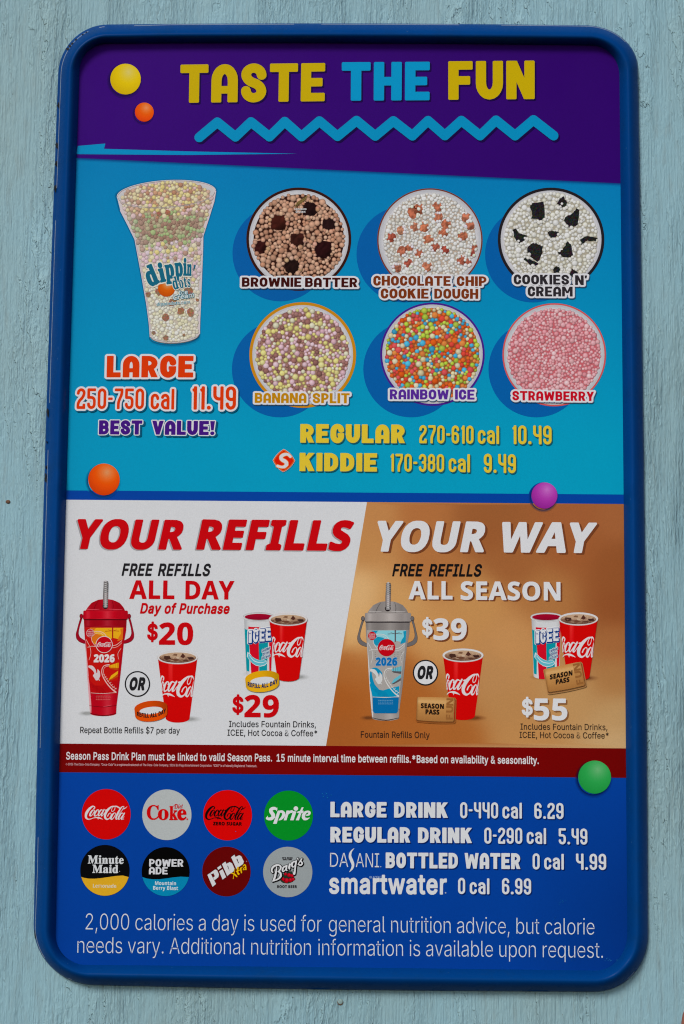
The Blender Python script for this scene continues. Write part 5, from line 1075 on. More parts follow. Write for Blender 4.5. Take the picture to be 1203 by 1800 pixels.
def ground_shade(t, x, y, rx, ry, bg, dark, layer):
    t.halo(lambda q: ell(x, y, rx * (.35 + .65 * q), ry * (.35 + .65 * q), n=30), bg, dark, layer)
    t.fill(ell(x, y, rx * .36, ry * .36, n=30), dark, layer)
def soda_cup(t, cx_, cy_, rx, h, bw, L, cubes=1):
    """red paper cup: rim centre, rim half width, height to the bottom, bottom half width"""
    ry = rx * .335; by = cy_ + h
    def redc(x, y):
        u = (x - cx_) / rx
        c = (196, 0, 8)
        c = lerp(c, (214, 34, 34), clamp(1 - abs(u + .34) * 9) * clamp((by - 30 - y) / 70) * 2.0) if -.5 < u < -.16 else c
        return lerp(c, (160, 0, 10), clamp(abs(u) - .78) * 3)
    t.fill([(cx_ - rx * .965, cy_ + 1.5)] + [(cx_ - bw, by - bw * .3)] + ell(cx_, by - bw * .34, bw, bw * .36, 180, 0, 20)[1:-1] + [(cx_ + bw, by - bw * .3), (cx_ + rx * .965, cy_ + 1.5)] + ell(cx_, cy_, rx * .965, ry, 0, -180, 14)[1:-1], redc, L, 3.2)
    t.fill(ell(cx_, cy_, rx, ry, n=48), (176, 170, 168), L + .6)
    t.fill(ell(cx_, cy_ - .3, rx * .985, ry * .95, n=48), (202, 198, 198), L + 1)
    t.fill(ell(cx_, cy_ + .5, rx * .90, ry * .76, n=40), lambda x, y: lerp((182, 150, 122), (90, 56, 44), clamp((y - cy_) / ry + abs(x - cx_) / rx * .55 + random.uniform(-.25, .25))), L + 1.6, 2.2)
    rnd = random.Random(int(cx_))
    k = rx / 36
    for gx, gy, pts, c_ in ((-18, 1, [(-6, -6), (5, -5), (7, 3), (-3, 6), (-7, 1)], (70, 42, 34)), (8, -4, [(-4, 4), (1, -7), (7, 3), (2, 7)], (78, 44, 36)), (22, 1, [(-6, -2), (6, -2), (8, 4), (-2, 5)], (62, 36, 34)), (-4, 5, [(-9, -2), (2, -3), (10, 1), (3, 4), (-6, 3)], (104, 66, 50)), (-5, -5, [(-5, 1), (-1, -4), (5, -3), (4, 2)], (120, 84, 62)), (-20, 2, [(-2, -3), (3, -2), (1, 2)], (124, 88, 70)), (12, 6, [(-6, -1), (4, -2), (8, 1), (0, 3)], (88, 54, 44)), (0, 1, [(-3, -3), (3, -2), (4, 2), (-2, 2)], (190, 164, 140)), (14, -1, [(-2, -2), (2, -1), (0, 3)], (150, 112, 92)), (-10, 7, [(-4, -1), (4, -1), (1, 1.5)], (170, 140, 116))):
        t.fill([(cx_ + (gx + px * .9) * k, cy_ + (gy * .8 + py * .62) * k) for px, py in pts], c_, L + 2.4 + rnd.random() * .5)
    sc = rx / 34.3 / 8.593; ccx = cx_ - .8 * rx / 34.3; Rr = 27.0 * rx / 34.3
    def fn(x, y):
        th = ((x - 576) * .967 + 0) / 232
        hh = cy_ + (625 - 205 + (y - 640) * .967) * sc
        rr = Rr * (1 - .10 * (hh - cy_ - 49 * rx / 34.3) / (49 * rx / 34.3))
        return (ccx + rr * math.sin(max(-1.57, min(1.57, th))), hh)
    script(t, fn, (206, 200, 202), L + 2, keep=lambda x, y: abs((x - 576) * .967 / 232) < 1.5)
def icee_cup(t, cx_, cy_, rx, h, L):
    ry = rx * .27; bw = rx * .80; by = cy_ + h; k = rx / 28
    X0, X1 = cx_ - rx * .93, cx_ + rx * .93
    body = [(X0, cy_)] + [(cx_ - bw, by)] + ell(cx_, by, bw, bw * .26, 180, 0, 18)[1:-1] + [(cx_ + bw, by), (X1, cy_)]
    t.fill(body, lambda x, y: lerp((196, 196, 198), (150, 150, 154), clamp(abs(x - cx_) / rx - .62) * 2.2), L, 4)
    def P_(u, v):        # u -1..1 across, v 0..1 down the cup, with the bow of the printed bands
        half = rx * .93 + (bw - rx * .93) * v
        return (cx_ + half * math.sin(u * 1.45) / math.sin(1.45), cy_ + h * v + ry * .75 * math.sqrt(max(0, 1 - u * u)))
    def stripe(u0, u1, v0, v1, col, taper=0, ly=1):
        top = [P_(u0 + (u1 - u0) * q / 5, v0) for q in range(6)]; bot = [P_(u0 + taper + (u1 - u0 - 2 * taper) * q / 5, v1) for q in range(6)]
        t.fill(top + bot[::-1], col, L + ly)
    TQ = (0, 138, 150); RR = (196, 16, 36)
    stripe(-.97, -.48, .19, .93, TQ, .1); stripe(-.56, .10, .13, 1.0, RR, .13); stripe(-.02, .50, .22, .93, TQ, .04, 1.4); stripe(.52, .97, .13, 1.0, RR, .14)
    t.fill(ell(cx_, cy_, rx, ry, n=44), (150, 148, 150), L + 2); t.fill(ell(cx_, cy_ - .2, rx * .97, ry * .9, n=44), (190, 188, 190), L + 2.4)
    t.fill(ell(cx_, cy_ + .6, rx * .89, ry * .72, n=40), lambda x, y: lerp((150, 10, 40), (120, 8, 36), clamp((y - cy_) / ry)), L + 3, 3)
    t.brush([(x, y, 1.6) for x, y in ell(cx_, cy_ + .8, rx * .97, ry, 5, 175, 24)], (196, 194, 196), L + 3.4, smooth=0)
    # block lettering with snow on top
    bx, b0 = cx_ - 18 * k, cy_ + 46.5 * k
    for i, (g, c_, dx, dy) in enumerate(((3.0, (206, 206, 210), 0, 0), (1.9, (10, 56, 124), .6, .8), (0, (204, 204, 208), 0, 0))):
        for j, (ch, wd) in enumerate((('I', 5.4), ('C', 9), ('E', 9), ('E', 9.4))):
            xx = (0, 7.6, 19, 30)[j] * k; yy = -j * 1.3 * k
            text(t, ch, 'D', bx + xx + dx, b0 + yy + dy, bx + xx + wd * k + dx, b0 + yy - .4 + dy, (21.5 + j * .3) * k, c_, L + 4 + i, weight=.24 if ch != 'I' else .27, outline=(g, c_) if g else None)
        if i == 2:
            for j in range(4):
                for q in range(3): t.fill(ell(bx + ((0, 7.6, 19, 30)[j] + 1.4 + q * (1.4 if j == 0 else 3.1)) * k, b0 - (20.6 + j * 1.5 - (q % 2) * .8) * k, 1.9 * k, 1.5 * k, n=10), (206, 206, 210), L + 7 + q * .1)
                t.brush([((bx + ((0, 7.6, 19, 30)[j] + .6 + q * (1.0 if j == 0 else 2.2)) * k), b0 - (17.4 + j * 1.5 - (q % 2) * 1.6) * k, .7) for q in range(4)], (10, 56, 124), L + 7.6, smooth=2)
    # splash under the lettering and the slogan
    sp = [(-20, 58), (-15, 62), (-12, 66), (-6, 70), (2, 73), (8, 71), (13, 73), (15, 78), (10, 82), (2, 84), (-6, 82), (-12, 78), (-17, 72), (-21, 66)]
    t.fill([(cx_ + (x + .0) * k + (random.random() - .5), cy_ + (y + 4) * k) for x, y in sp], (196, 206, 210), L + 4.2)
    t.fill([(cx_ + x * .93 * k, cy_ + (72 + (y - 72) * .84 + 4.5) * k) for x, y in sp], (90, 172, 186), L + 4.6)
    t.brush([(cx_ - 17 * k, cy_ + 68 * k, .8), (cx_ - 8 * k, cy_ + 78 * k, 1.4), (cx_ + 4 * k, cy_ + 81 * k, 1.2), (cx_ + 12 * k, cy_ + 79 * k, .6)], (196, 210, 214), L + 5)
    for i, (s_, x0, y0, x1, y1) in enumerate((("Coldest", 5, 61, 20, 55), ("Drink", 7, 67, 19, 62), ("in Town", 5, 74, 20, 68))):
        text(t, s_, 'B', cx_ + x0 * k, cy_ + (y0 + 2) * k, cx_ + x1 * k, cy_ + (y1 + 2) * k, 4.6 * k, (24, 56, 110), L + 6, weight=.05, outline=(.9, (196, 204, 210)))
def wristband(t, cx_, cy_, k, inner, outer, hole, txt, L):
    rot = -6
    top = ell(cx_, cy_, 29 * k, 11.6 * k, n=48, rot=rot); low = ell(cx_ + .8, cy_ + 12.6 * k, 28.4 * k, 12 * k, n=48, rot=rot)
    t.fill(hull(top + low), lambda x, y: lerp(outer, tuple(v * .8 for v in outer), clamp(abs(x - cx_) / (29 * k) - .75) * 3), L, 5)
    t.fill(top, lambda x, y: lerp(inner, tuple(v * .82 for v in inner), clamp((x - cx_) / (29 * k))), L + .6, 5)
    t.fill(ell(cx_ + .5, cy_ + 5.4 * k, 20.5 * k, 6.4 * k, n=40, rot=rot), hole, L + 1.2)
    wr = lambda x, y: (x, y + 5.0 * k * (1 - ((x - cx_ - 1) / (24 * k)) ** 2) - 4.4 * k)
    text(t, "REFILL ALL DAY", 'B', cx_ - 24.6 * k, cy_ + 19.6 * k, cx_ + 26.5 * k, cy_ + 14.2 * k, 7.2 * k, txt, L + 2, weight=.05, warp=wr)
def pass_card(t, x, y, rot, L, sh):
    c_, s_ = math.cos(R(rot)), math.sin(R(rot)); T = lambda u, v: (x + u * c_ - v * s_, y + u * s_ + v * c_)
    Wd, Hh = 33, 20.5
    P_ = [T(-Wd + 1.5, -Hh), T(-Wd, -Hh + 2), T(-Wd - .4, Hh - 2), T(-Wd + 2, Hh)] + [T(-Wd + 2 + q * 8, Hh + 1.2 * math.sin(math.pi * q / 8)) for q in range(1, 8)] + [T(Wd - 2, Hh), T(Wd, Hh - 2), T(Wd, -Hh + 3), T(Wd - 2, -Hh)] + [T(Wd - 2 - q * 8, -Hh - .8 + .8 * q / 8) for q in range(1, 8)]
    def cc(px, py):
        v = ((px - x) * -s_ + (py - y) * c_) / Hh; u = ((px - x) * c_ + (py - y) * s_) / Wd
        c0 = lerp((186, 134, 76), (160, 108, 58), clamp((v + .3) / 1.3)); c0 = lerp(c0, (204, 160, 104), clamp(1 - abs(v + .62) * 3.5))
        return lerp(c0, (128, 84, 44), clamp((abs(u) - .92) * 8))
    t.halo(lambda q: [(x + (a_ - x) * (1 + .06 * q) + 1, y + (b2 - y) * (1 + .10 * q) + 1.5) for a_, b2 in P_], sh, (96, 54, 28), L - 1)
    t.fill(P_, cc, L, 3)
    t.fill([T(Wd * .56, -Hh - .2), T(Wd * .97, -Hh - .2), T(Wd * .97, Hh + .4), T(Wd * .56, Hh + .9)], lambda px, py: lerp(cc(px, py), (150, 100, 54), .3), L + .5, 3)
    b0 = T(Wd * .92, Hh * .92); b1 = T(Wd * .92, -Hh * .84)
    u = ((b1[0] - b0[0]), (b1[1] - b0[1])); Lq = math.hypot(*u)
    pen = 0; 
    for j, ch in enumerate("FUN"):
        for_v = glyph('B', ch, .03, 0); out = []
        for vx, vy in for_v[1]:
            X = (j * .34 + vx * .38) * Lq; Y = vy * 11.5
            q = (b0[0] + u[0] / Lq * X, b0[1] + u[1] / Lq * X); out.append((q[0] - c_ * Y, q[1] - s_ * Y))
        t.tri(out, for_v[2], (142, 92, 48), L + 1)
    A_ = T(-26, -1.2); B_ = T(14.5, -1.2); text(t, "SEASON", 'B', *A_, *B_, 8.0, (30, 22, 20), L + 2, weight=.06)
    A_ = T(-17.5, 9.2); B_ = T(7, 9.2); text(t, "PASS", 'B', *A_, *B_, 8.0, (30, 22, 20), L + 2, weight=.06)

def bottle(fn, k, V, parent):
    """travel bottle picture; local units are 1/6.927 photograph pixels"""
    t = Print(); M = lambda pts: [fn(x, y) for x, y in pts]
    B = lambda pts, c, l, sm=4: t.brush([(*fn(x, y), w_ * k) for x, y, w_ in pts], c, l, smooth=sm)
    ground_shade(t, *fn(160, 1690), 17, 5, V['bg'], V['shade'], 3)
    def metal(x, y, tone=1.0):
        u = (x - fn(385, 0)[0]) / (fn(650, 0)[0] - fn(385, 0)[0])
        base = V['body']; c = base
        for cu, wd, am in ((-.80, .12, .35), (.10, .30, .38), (-.45, .2, -.12), (.62, .25, -.25), (.95, .2, -.35), (-1, .1, -.3)):
            f_ = clamp(1 - abs(u - cu) / wd)
            c = lerp(c, V['hi'] if am > 0 else V['lo'], abs(am) * f_)
        return tuple(v * tone for v in c)
    hd = V['handle']
    for pts in ([(95, 520, 20), (70, 600, 18), (50, 680, 20), (44, 740, 34), (70, 790, 46), (130, 822, 36)], [(672, 520, 20), (695, 600, 18), (712, 680, 20), (716, 740, 34), (690, 790, 46), (620, 822, 36)]):
        B([(x, y, w_ + 7) for x, y, w_ in pts], V['dark'], 4); B(pts, hd, 5)
    t.fill(M([(122, 540), (645, 540), (638, 680), (610, 830), (560, 1300), (522, 1590), (516, 1700)] + ell(358, 1690, 158, 34, 0, 180, 16) + [(200, 1690), (190, 1590), (160, 1100), (138, 830), (128, 680)]), metal, 6, 3)
    t.fill(M([(126, 548), (642, 548), (634, 640), (136, 640)]), lambda x, y: metal(x, y, .86), 7, 3)
    t.fill(M([(128, 540), (640, 540), (640, 556), (130, 556)]), V['dark'], 7.4)
    B([(148, 800, 10), (170, 1200, 18), (200, 1560, 24), (208, 1680, 10)], V['gloss'], 8)
    B([(192, 1596, 6), (360, 1612, 8), (520, 1592, 6)], V['lo'], 8.5)
    B([(205, 1690, 6), (360, 1718, 10), (514, 1690, 6)], V['dark'], 8.5)
    # dome lid, ring, straw
    t.fill(M([(140, 446), (168, 400), (215, 345), (262, 322), (300, 306), (385, 296), (470, 306), (510, 322), (560, 345), (605, 398), (628, 446)]), lambda x, y: metal(x, y, .92), 7, 3)
    for pts in ([(240, 440, 5), (262, 380, 8), (300, 318, 4)], [(470, 440, 5), (480, 380, 8), (465, 312, 4)]): B(pts, V['lo'], 8)
    B([(165, 425, 8), (250, 425, 8), (310, 422, 4)], V['gloss2'], 8.2); B([(430, 420, 6), (520, 425, 9), (590, 425, 5)], V['gloss2'], 8.2)
    t.fill(M([(116, 448), (124, 438), (648, 438), (658, 448), (660, 536), (650, 546), (120, 546), (112, 536)]), lambda x, y: metal(x, y, 1.05), 9, 3)
    B([(120, 544, 7), (652, 544, 7)], V['dark'], 9.5)
    for x in (92, 674): t.fill(M(ell(x, 506, 22, 30, n=20)), V['dark'], 9); t.fill(M(ell(x, 504, 17, 24, n=20)), hd, 9.6)
    t.fill(M(ell(384, 385, 34, 34, n=24)), (36, 30, 32), 11)
    def strawc(x, y):
        u = (x - fn(388, 0)[0]) / (28 * k); return lerp((196, 192, 192), (92, 88, 88), clamp(abs(u) * .9)) if True else 0
    t.fill(M([(366, 95), (372, 78), (392, 70), (412, 80), (421, 100), (418, 250), (416, 345), (410, 400), (362, 400), (358, 345), (356, 250)]), strawc, 12, 2)
    for i in range(13):
        y = 84 + i * 24; B([(362, y + 6, 5), (388, y + 11, 8 if i < 6 else 5), (416, y + 2, 5)], (34, 32, 34) if (i < 6 or i > 10) else (118, 84, 86), 13, 2)
    # printed sleeve
    art = [(140, 646), (605, 646), (600, 760), (570, 1010), (515, 1460)] + ([(505, 1610), (490, 1640), (225, 1640), (208, 1610)] if V['foot'] else [(512, 1450), (205, 1440)]) + [(186, 1300), (152, 900)]
    t.fill(M(art), V['art'], 9.2)
    t.fill(M([(200, 648), (603, 648), (596, 780), (560, 790), (500, 775), (470, 770), (440, 795), (380, 850), (260, 846), (225, 812)]), V['sky'], 9.6)
    t.fill(M([(196, 650), (270, 650), (240, 690), (262, 720), (330, 735), (372, 770), (320, 815), (250, 830), (215, 800), (205, 730)]), V['cloud'], 9.9)
    t.fill(M([(566, 660), (603, 650), (596, 790), (530, 812), (548, 760), (575, 720)]), V['cloud'], 9.9)
    B([(225, 720, 7), (262, 694, 7), (320, 694, 7), (372, 718, 7), (400, 760, 7)], V['track'], 10.2); B([(212, 745, 6), (222, 810, 6), (262, 868, 6)], V['track'], 10.2)
    B([(240, 740, 4), (270, 716, 4), (320, 712, 4), (360, 735, 4)], V['track'], 10.2)
    B([(170, 885, 6), (220, 872, 6), (280, 880, 6)], V['track'], 10.2); B([(460, 868, 7), (520, 855, 7), (585, 805, 7)], V['track'], 10.2); B([(462, 893, 5), (530, 878, 5), (585, 830, 5)], V['track'], 10.2)
    B([(150, 790, 5), (196, 880, 5), (208, 960, 5), (186, 1040, 4)], V['track'], 10.2); B([(575, 900, 5), (538, 960, 5), (545, 1030, 4)], V['track'], 10.2)
    B([(473, 650, 18), (473, 775, 16)], V['tower'], 10.6, 0); B([(385, 690, 8), (470, 686, 4), (550, 688, 8)], V['tower'], 10.6, 2); B([(420, 672, 5), (470, 690, 4), (520, 672, 5)], V['tower'], 10.6, 0)
    for i in range(5):
        for j in range(9): 
            if abs((240 + j * 40) - 368) > 100 or i > 3: t.fill(M([(232 + j * 38, 905 + i * 24), (244 + j * 38, 905 + i * 24), (238 + j * 38, 917 + i * 24)]), V['dots'], 9.9)
    t.fill(M(ell(370, 852, 103, 103, n=44)), (202, 196, 198) if not V['foot'] else (170, 10, 24), 12); t.fill(M(ell(370, 852, 96, 96, n=44)), (184, 6, 24), 12.6)
    script(t, lambda x, y: fn(286 + (x - 122) * .178, 852 + (y - 640) * .19), (206, 196, 198), 13.2)
    t.fill(M(ell(200, 712, 47, 50, n=30)), (206, 180, 180) if not V['foot'] else (176, 20, 34), 12); t.fill(M(ell(200, 712, 43, 46, n=30)), (180, 22, 36), 12.5)
    for i, s_ in enumerate(("FREE", "REFILLS", "BONUS")): text(t, s_, 'B', *fn(168, 700 + i * 22), *fn(232, 700 + i * 22), 14 * k, (200, 160, 162), 13, weight=.04)
    text(t, "2026", 'B', *fn(242, 1064), *fn(496, 1064), 88 * k, V['year'], 13, weight=.06, outline=(.7, V['yearo']), gap=-.02)
    if V['foot']: t.fill(M([(172, 1300), (186, 1250), (200, 1300), (260, 1350), (330, 1362), (420, 1335), (520, 1310), (512, 1440), (205, 1440)]), V['sea'], 9.7)
    else: t.fill(M([(176, 1230), (200, 1290), (260, 1350), (350, 1350), (420, 1300), (530, 1290), (514, 1440), (205, 1440)]), V['sea'], 9.7)
    if V['foot']: B([(190, 1110, 10), (240, 1110, 40), (290, 1150, 44), (310, 1200, 26), (300, 1240, 8)], V['wave2'], 10); B([(185, 1150, 20), (190, 1230, 40), (215, 1300, 40), (270, 1350, 20)], V['wave2'], 9.8)
    B([(190, 1120, 30), (225, 1135, 44), (258, 1180, 30), (262, 1225, 20)], V['wave'], 10.6)
    t.fill(M([(232, 1230), (262, 1190), (285, 1200), (290, 1148), (318, 1180), (322, 1235), (300, 1285), (270, 1290), (252, 1262)]), V['wave'], 10.8)
    t.fill(M(ell(312, 1285, 5, 8, n=8)), V['wave'], 10.8)
    for i in range(6): B([(200 + i * 14, 1335 + i * 18, 3), (270 + i * 12, 1362 + i * 14, 4), (350 + i * 10, 1372 + i * 14, 3)], V['sealine'], 10.2, 3)
    B([(430, 1098, 14), (370, 1110, 9), (342, 1160, 9), (350, 1230, 10), (400, 1320, 12), (460, 1390, 14), (512, 1432, 18)], V['track'], 11); B([(440, 1112, 5), (385, 1125, 4), (362, 1165, 4), (372, 1225, 5), (420, 1300, 6), (470, 1360, 6), (518, 1392, 6)], V['track'], 11)
    for q in range(8):
        a_, b2 = (352 + q * 20, 1225 + q * 26), (376 + q * 20, 1214 + q * 24); B([(*a_, 4), (*b2, 4)], V['track'], 11.1, 0)
    t.fill(M([(425, 1110), (545, 1072), (545, 1136), (440, 1134)]), V['train'], 11.6); t.fill(M([(430, 1132), (545, 1136), (540, 1165), (450, 1150)]), V['train2'], 11.8)
    for q in range(4): B([(452 + q * 26, 1088 - q * 4, 5), (452 + q * 26, 1132, 5)], V['train2'], 12, 0)
    t.fill(M([(425, 1285), (455, 1230), (540, 1170), (536, 1210), (470, 1262)]), V['train'], 11.6); t.fill(M([(425, 1290), (470, 1262), (540, 1215), (536, 1245), (460, 1285)]), V['train2'], 11.8)
    B([(208, 1440, 5), (350, 1448, 6), (515, 1436, 5)], V['track'], 11.2)
    if V['foot']: t.fill(M([(206, 1446), (514, 1446), (503, 1610), (488, 1636), (228, 1636), (210, 1612)]), V['footc'], 11)
    for i in range(3): 
        for j in range(9): B([(272 + j * 20 + (i % 2) * 5, 1480 + i * 22, 5), (284 + j * 20, 1480 + i * 22, 5)], V['fine'], 12, 0)
    B([(360, 1608, 3), (420, 1598, 9), (462, 1588, 3)], V['gloss2'], 9)
    t.build("bottle_picture", parent)
wb = (200, 200, 203)
bottle(lambda x, y: (130 + x / 6.927, 1010 + y / 6.927), 1 / 6.927, dict(bg=wb, shade=(150, 150, 150), body=(176, 10, 28), hi=(214, 92, 100), lo=(120, 4, 20), dark=(92, 4, 18), handle=(150, 14, 32), gloss=(210, 150, 156), gloss2=(206, 70, 84),
   foot=False, art=(184, 22, 18), sky=(222, 160, 26), cloud=(206, 104, 24), track=(212, 176, 170), tower=(160, 34, 22), dots=(150, 18, 18), year=(206, 200, 200), yearo=(190, 40, 40), sea=(174, 14, 18), sealine=(140, 10, 16), wave=(200, 184, 186), wave2=(200, 60, 20), train=(220, 160, 24), train2=(180, 70, 16), fine=(206, 110, 110)), RF)
bottle(lambda x, y: (630 + (x * 1.035 - 38) / 6.927, 1010 + (y * 1.021 + 19) / 6.927), 1.03 / 6.927, dict(bg=gold, shade=(110, 62, 32), body=(146, 138, 135), hi=(198, 190, 186), lo=(88, 82, 82), dark=(54, 48, 50), handle=(104, 98, 98), gloss=(196, 194, 194), gloss2=(180, 174, 172),
   foot=True, art=(158, 152, 148), sky=(128, 190, 200), cloud=(22, 138, 172), track=(200, 198, 196), tower=(84, 80, 84), dots=(116, 110, 110), year=(16, 100, 164), yearo=(150, 170, 190), sea=(10, 136, 174), sealine=(12, 100, 150), wave=(196, 196, 196), wave2=(10, 130, 172), train=(90, 172, 190), train2=(84, 80, 84), footc=(10, 100, 156), fine=(120, 170, 196)), RF)

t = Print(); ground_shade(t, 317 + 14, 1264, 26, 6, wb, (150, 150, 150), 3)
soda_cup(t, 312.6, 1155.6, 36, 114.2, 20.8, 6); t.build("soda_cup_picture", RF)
t = Print(); wristband(t, 265.4, 1243.5, 1.0, (196, 66, 12), (214, 76, 12), wb, (40, 26, 26), 20); t.build("wristband_picture", RF)
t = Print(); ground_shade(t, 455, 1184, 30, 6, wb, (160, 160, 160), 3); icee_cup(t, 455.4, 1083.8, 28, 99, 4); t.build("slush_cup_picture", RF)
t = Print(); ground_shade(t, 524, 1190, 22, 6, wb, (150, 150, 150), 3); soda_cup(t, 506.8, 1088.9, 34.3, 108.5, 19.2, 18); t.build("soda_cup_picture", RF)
t = Print(); wristband(t, 461, 1191, 1.03, (214, 156, 18), (216, 162, 26), wb, (22, 44, 90), 30); t.build("wristband_picture", RF)
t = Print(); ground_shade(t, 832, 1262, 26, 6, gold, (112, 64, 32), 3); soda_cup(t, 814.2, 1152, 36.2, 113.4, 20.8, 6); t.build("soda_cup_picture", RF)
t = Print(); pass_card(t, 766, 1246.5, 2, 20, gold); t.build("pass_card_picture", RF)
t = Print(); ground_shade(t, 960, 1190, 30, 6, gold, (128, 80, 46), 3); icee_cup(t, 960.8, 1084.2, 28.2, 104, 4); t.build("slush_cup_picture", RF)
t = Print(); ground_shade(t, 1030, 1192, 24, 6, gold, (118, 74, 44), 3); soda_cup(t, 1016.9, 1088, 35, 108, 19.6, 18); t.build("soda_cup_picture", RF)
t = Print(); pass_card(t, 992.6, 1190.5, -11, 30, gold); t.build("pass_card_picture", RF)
printed_ball(957.3, 871, 22.8, (164, 52, 158), (188, 108, 186), (138, 34, 136), lambda x, y: BLUE if y < 885 else (140, 84, 52), (14, 30, 80), RF)

# ---------------------------------------------------------------- notice band
t = Print(); t.fill(clip(clip(INN, (104, 1307), (1100, 1315.5), False), (104, 1357.3), (1100, 1367.3), True), lambda x, y: lerp((112, 0, 12), (104, 0, 10), clamp((x - 900) / 200)), 3, 20)
NB = t.build("notice_band", BOARD)
t = Print(); nc = (206, 200, 202)
text(t, "Season Pass Drink Plan must be linked to valid Season Pass.", 'R', 116.4, 1334.8, 478.5, 1338.3, 12.8, nc, 8, weight=.035)
text(t, "15 minute interval time between refills.", 'R', 486.5, 1338.4, 722.5, 1340.6, 12.8, nc, 8, weight=.035); text(t, "*Based on availability & seasonality.", 'R', 725, 1340.6, 947.4, 1342.8, 12.8, nc, 8, weight=.035)
text(t, '2026 The Coca-Cola Company. "Coca-Cola" is a registered trademark of The Coca-Cola Company. 2026 Six Flags Entertainment Corporation. "ICEE" is a Federally Registered Trademark.', 'R', 120, 1345.2, 452, 1348.4, 3.9, (196, 150, 154), 8, weight=.03)
t.fill(ell(117.4, 1343.6, 1.6, n=12), (180, 120, 126), 8); t.fill(ell(117.4, 1343.6, .9, n=10), (112, 0, 12), 8.4)
t.build("notice_lettering", NB)
printed_ball(1045.6, 1366, 28.8, (42, 152, 72), (104, 170, 112), (30, 138, 60), lambda x, y: (104, 0, 10) if y < 1366 else (0, 58, 142), (0, 20, 60), NB)

# ---------------------------------------------------------------- drink section
DR = Print()
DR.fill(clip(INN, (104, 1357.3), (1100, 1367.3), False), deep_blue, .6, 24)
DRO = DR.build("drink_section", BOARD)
LW = (200, 201, 204)
def badge(x, y, rx, ry, col, fn_):
    t = Print(); t.fill(ell(x, y, rx, ry, n=64), col, 4); fn_(t, x, y); t.build("drink_badge", DRO)
badge(187.1, 1431.2, 42.9, 44.3, (196, 0, 8), lambda t, x, y: script(t, lambda X, Y: (140 + X / 13.08, 1380 + Y / 13.08), (202, 198, 200), 8))
def diet(t, x, y):
    text(t, "C", 'S', 258, 1440.2, 279.2, 1440.4, 24.5, (192, 0, 14), 8, weight=.02); text(t, "o", 'S', 277.6, 1440.6, 296.4, 1440.8, 26, (192, 0, 14), 8.6, weight=.02)
    text(t, "k", 'S', 297.6, 1441, 312.8, 1441, 23.6, (192, 0, 14), 8.2, weight=.03); text(t, "e", 'S', 311.6, 1441, 328, 1441, 26, (192, 0, 14), 8.8, weight=.03)
    text(t, "Diet", 'I', 306.6, 1421.6, 321.6, 1420.8, 8.2, (190, 20, 30), 10, weight=.0); t.brush([(312, 1414.2, .8), (308, 1414.4, 1), (305.6, 1417, 1), (307.6, 1418.6, .6)], (190, 20, 30), 10); t.fill(ell(329.4, 1440, 1.6, n=10), (190, 60, 66), 9)
badge(293.6, 1432.2, 43.3, 44.5, (168, 172, 172), diet)
def zero(t, x, y):
    script(t, lambda X, Y: (360.7 + (X - 122) * .0735, 1417 + (Y - 480) * .0762), (22, 12, 14), 8)
    text(t, "ZERO SUGAR", 'B', 374.8, 1450.4, 425.4, 1451, 5.6, (26, 8, 10), 8, weight=.05)
badge(400.4, 1433, 42.9, 44.2, (204, 2, 6), zero)
def sprite(t, x, y):
    c_ = (206, 206, 208)
    def P_(X, Y): return 460 + X / 12.03, 1380 + Y / 12.03
    t.brush([(*P_(310, 505), 4.2), (*P_(262, 490), 5.4), (*P_(205, 515), 6.2), (*P_(200, 560), 6.4), (*P_(240, 620), 6.8), (*P_(250, 670), 6.6), (*P_(205, 710), 5.8), (*P_(150, 715), 5), (*P_(115, 700), 4)], c_, 8)
    t.brush([(*P_(330, 480), .8), (*P_(322, 520), 2), (*P_(315, 545), .8)], c_, 8.3); t.brush([(*P_(130, 655), .6), (*P_(118, 690), 2.4), (*P_(105, 720), 1.5)], c_, 8.3)
    def bar(pts, ly): t.fill([P_(*q) for q in pts], c_, ly)
    bar([(345, 540), (405, 540), (320, 818), (244, 818)], 8.4)
    t.brush([(*P_(380, 565), 4), (*P_(430, 560), 4.5), (*P_(470, 600), 5.4), (*P_(455, 665), 5.4), (*P_(410, 715), 4), (*P_(365, 742), 1)], c_, 8.6)
    bar([(530, 540), (592, 540), (528, 745), (470, 745)], 8.4); t.brush([(*P_(565, 610), 2), (*P_(600, 570), 4), (*P_(640, 558), 4.6)], c_, 8.7); bar([(600, 540), (662, 532), (640, 590), (605, 590)], 8.9)
    bar([(670, 548), (738, 560), (678, 745), (604, 745)], 8.4); t.fill(ell(*P_(727, 496), 4.0, 3.9, n=24), c_, 8.5)
    bar([(850, 470), (890, 470), (790, 745), (722, 745)], 8.4); bar([(765, 560), (830, 540), (893, 545), (878, 588), (745, 590)], 8.8)
    t.brush([(*P_(945, 640), 2), (*P_(1000, 622), 3.6), (*P_(1015, 580), 4.4), (*P_(975, 560), 3.4), (*P_(915, 590), 5), (*P_(885, 655), 6), (*P_(905, 710), 5.6), (*P_(960, 715), 3.6), (*P_(1018, 690), .8)], c_, 8.4)
badge(507.5, 1433.6, 43, 43.9, (0, 132, 36), sprite)
def wave_half(t, x, y, r, ry, col, dy):
    P_ = ell(x, y, r - .3, ry - .3, 10, 170, 34)
    edge = [(x - r * .97 + r * 1.94 * q / 14, y + dy + 2.6 * math.sin((q / 14 - .05) * 6.0) * (-1) * -1 * (-1) + (2.0 - 4.0 * q / 14)) for q in range(15)]
    edge = [(ex, min(ey, y + math.sqrt(max(0, 1 - ((ex - x) / r) ** 2)) * ry)) for ex, ey in edge]
    P_ = [q for q in P_ if q[1] > line_at((x - r, y + dy), (x + r, y + dy - 2), q[0]) + 3]
    t.fill(edge + P_, col, 5)
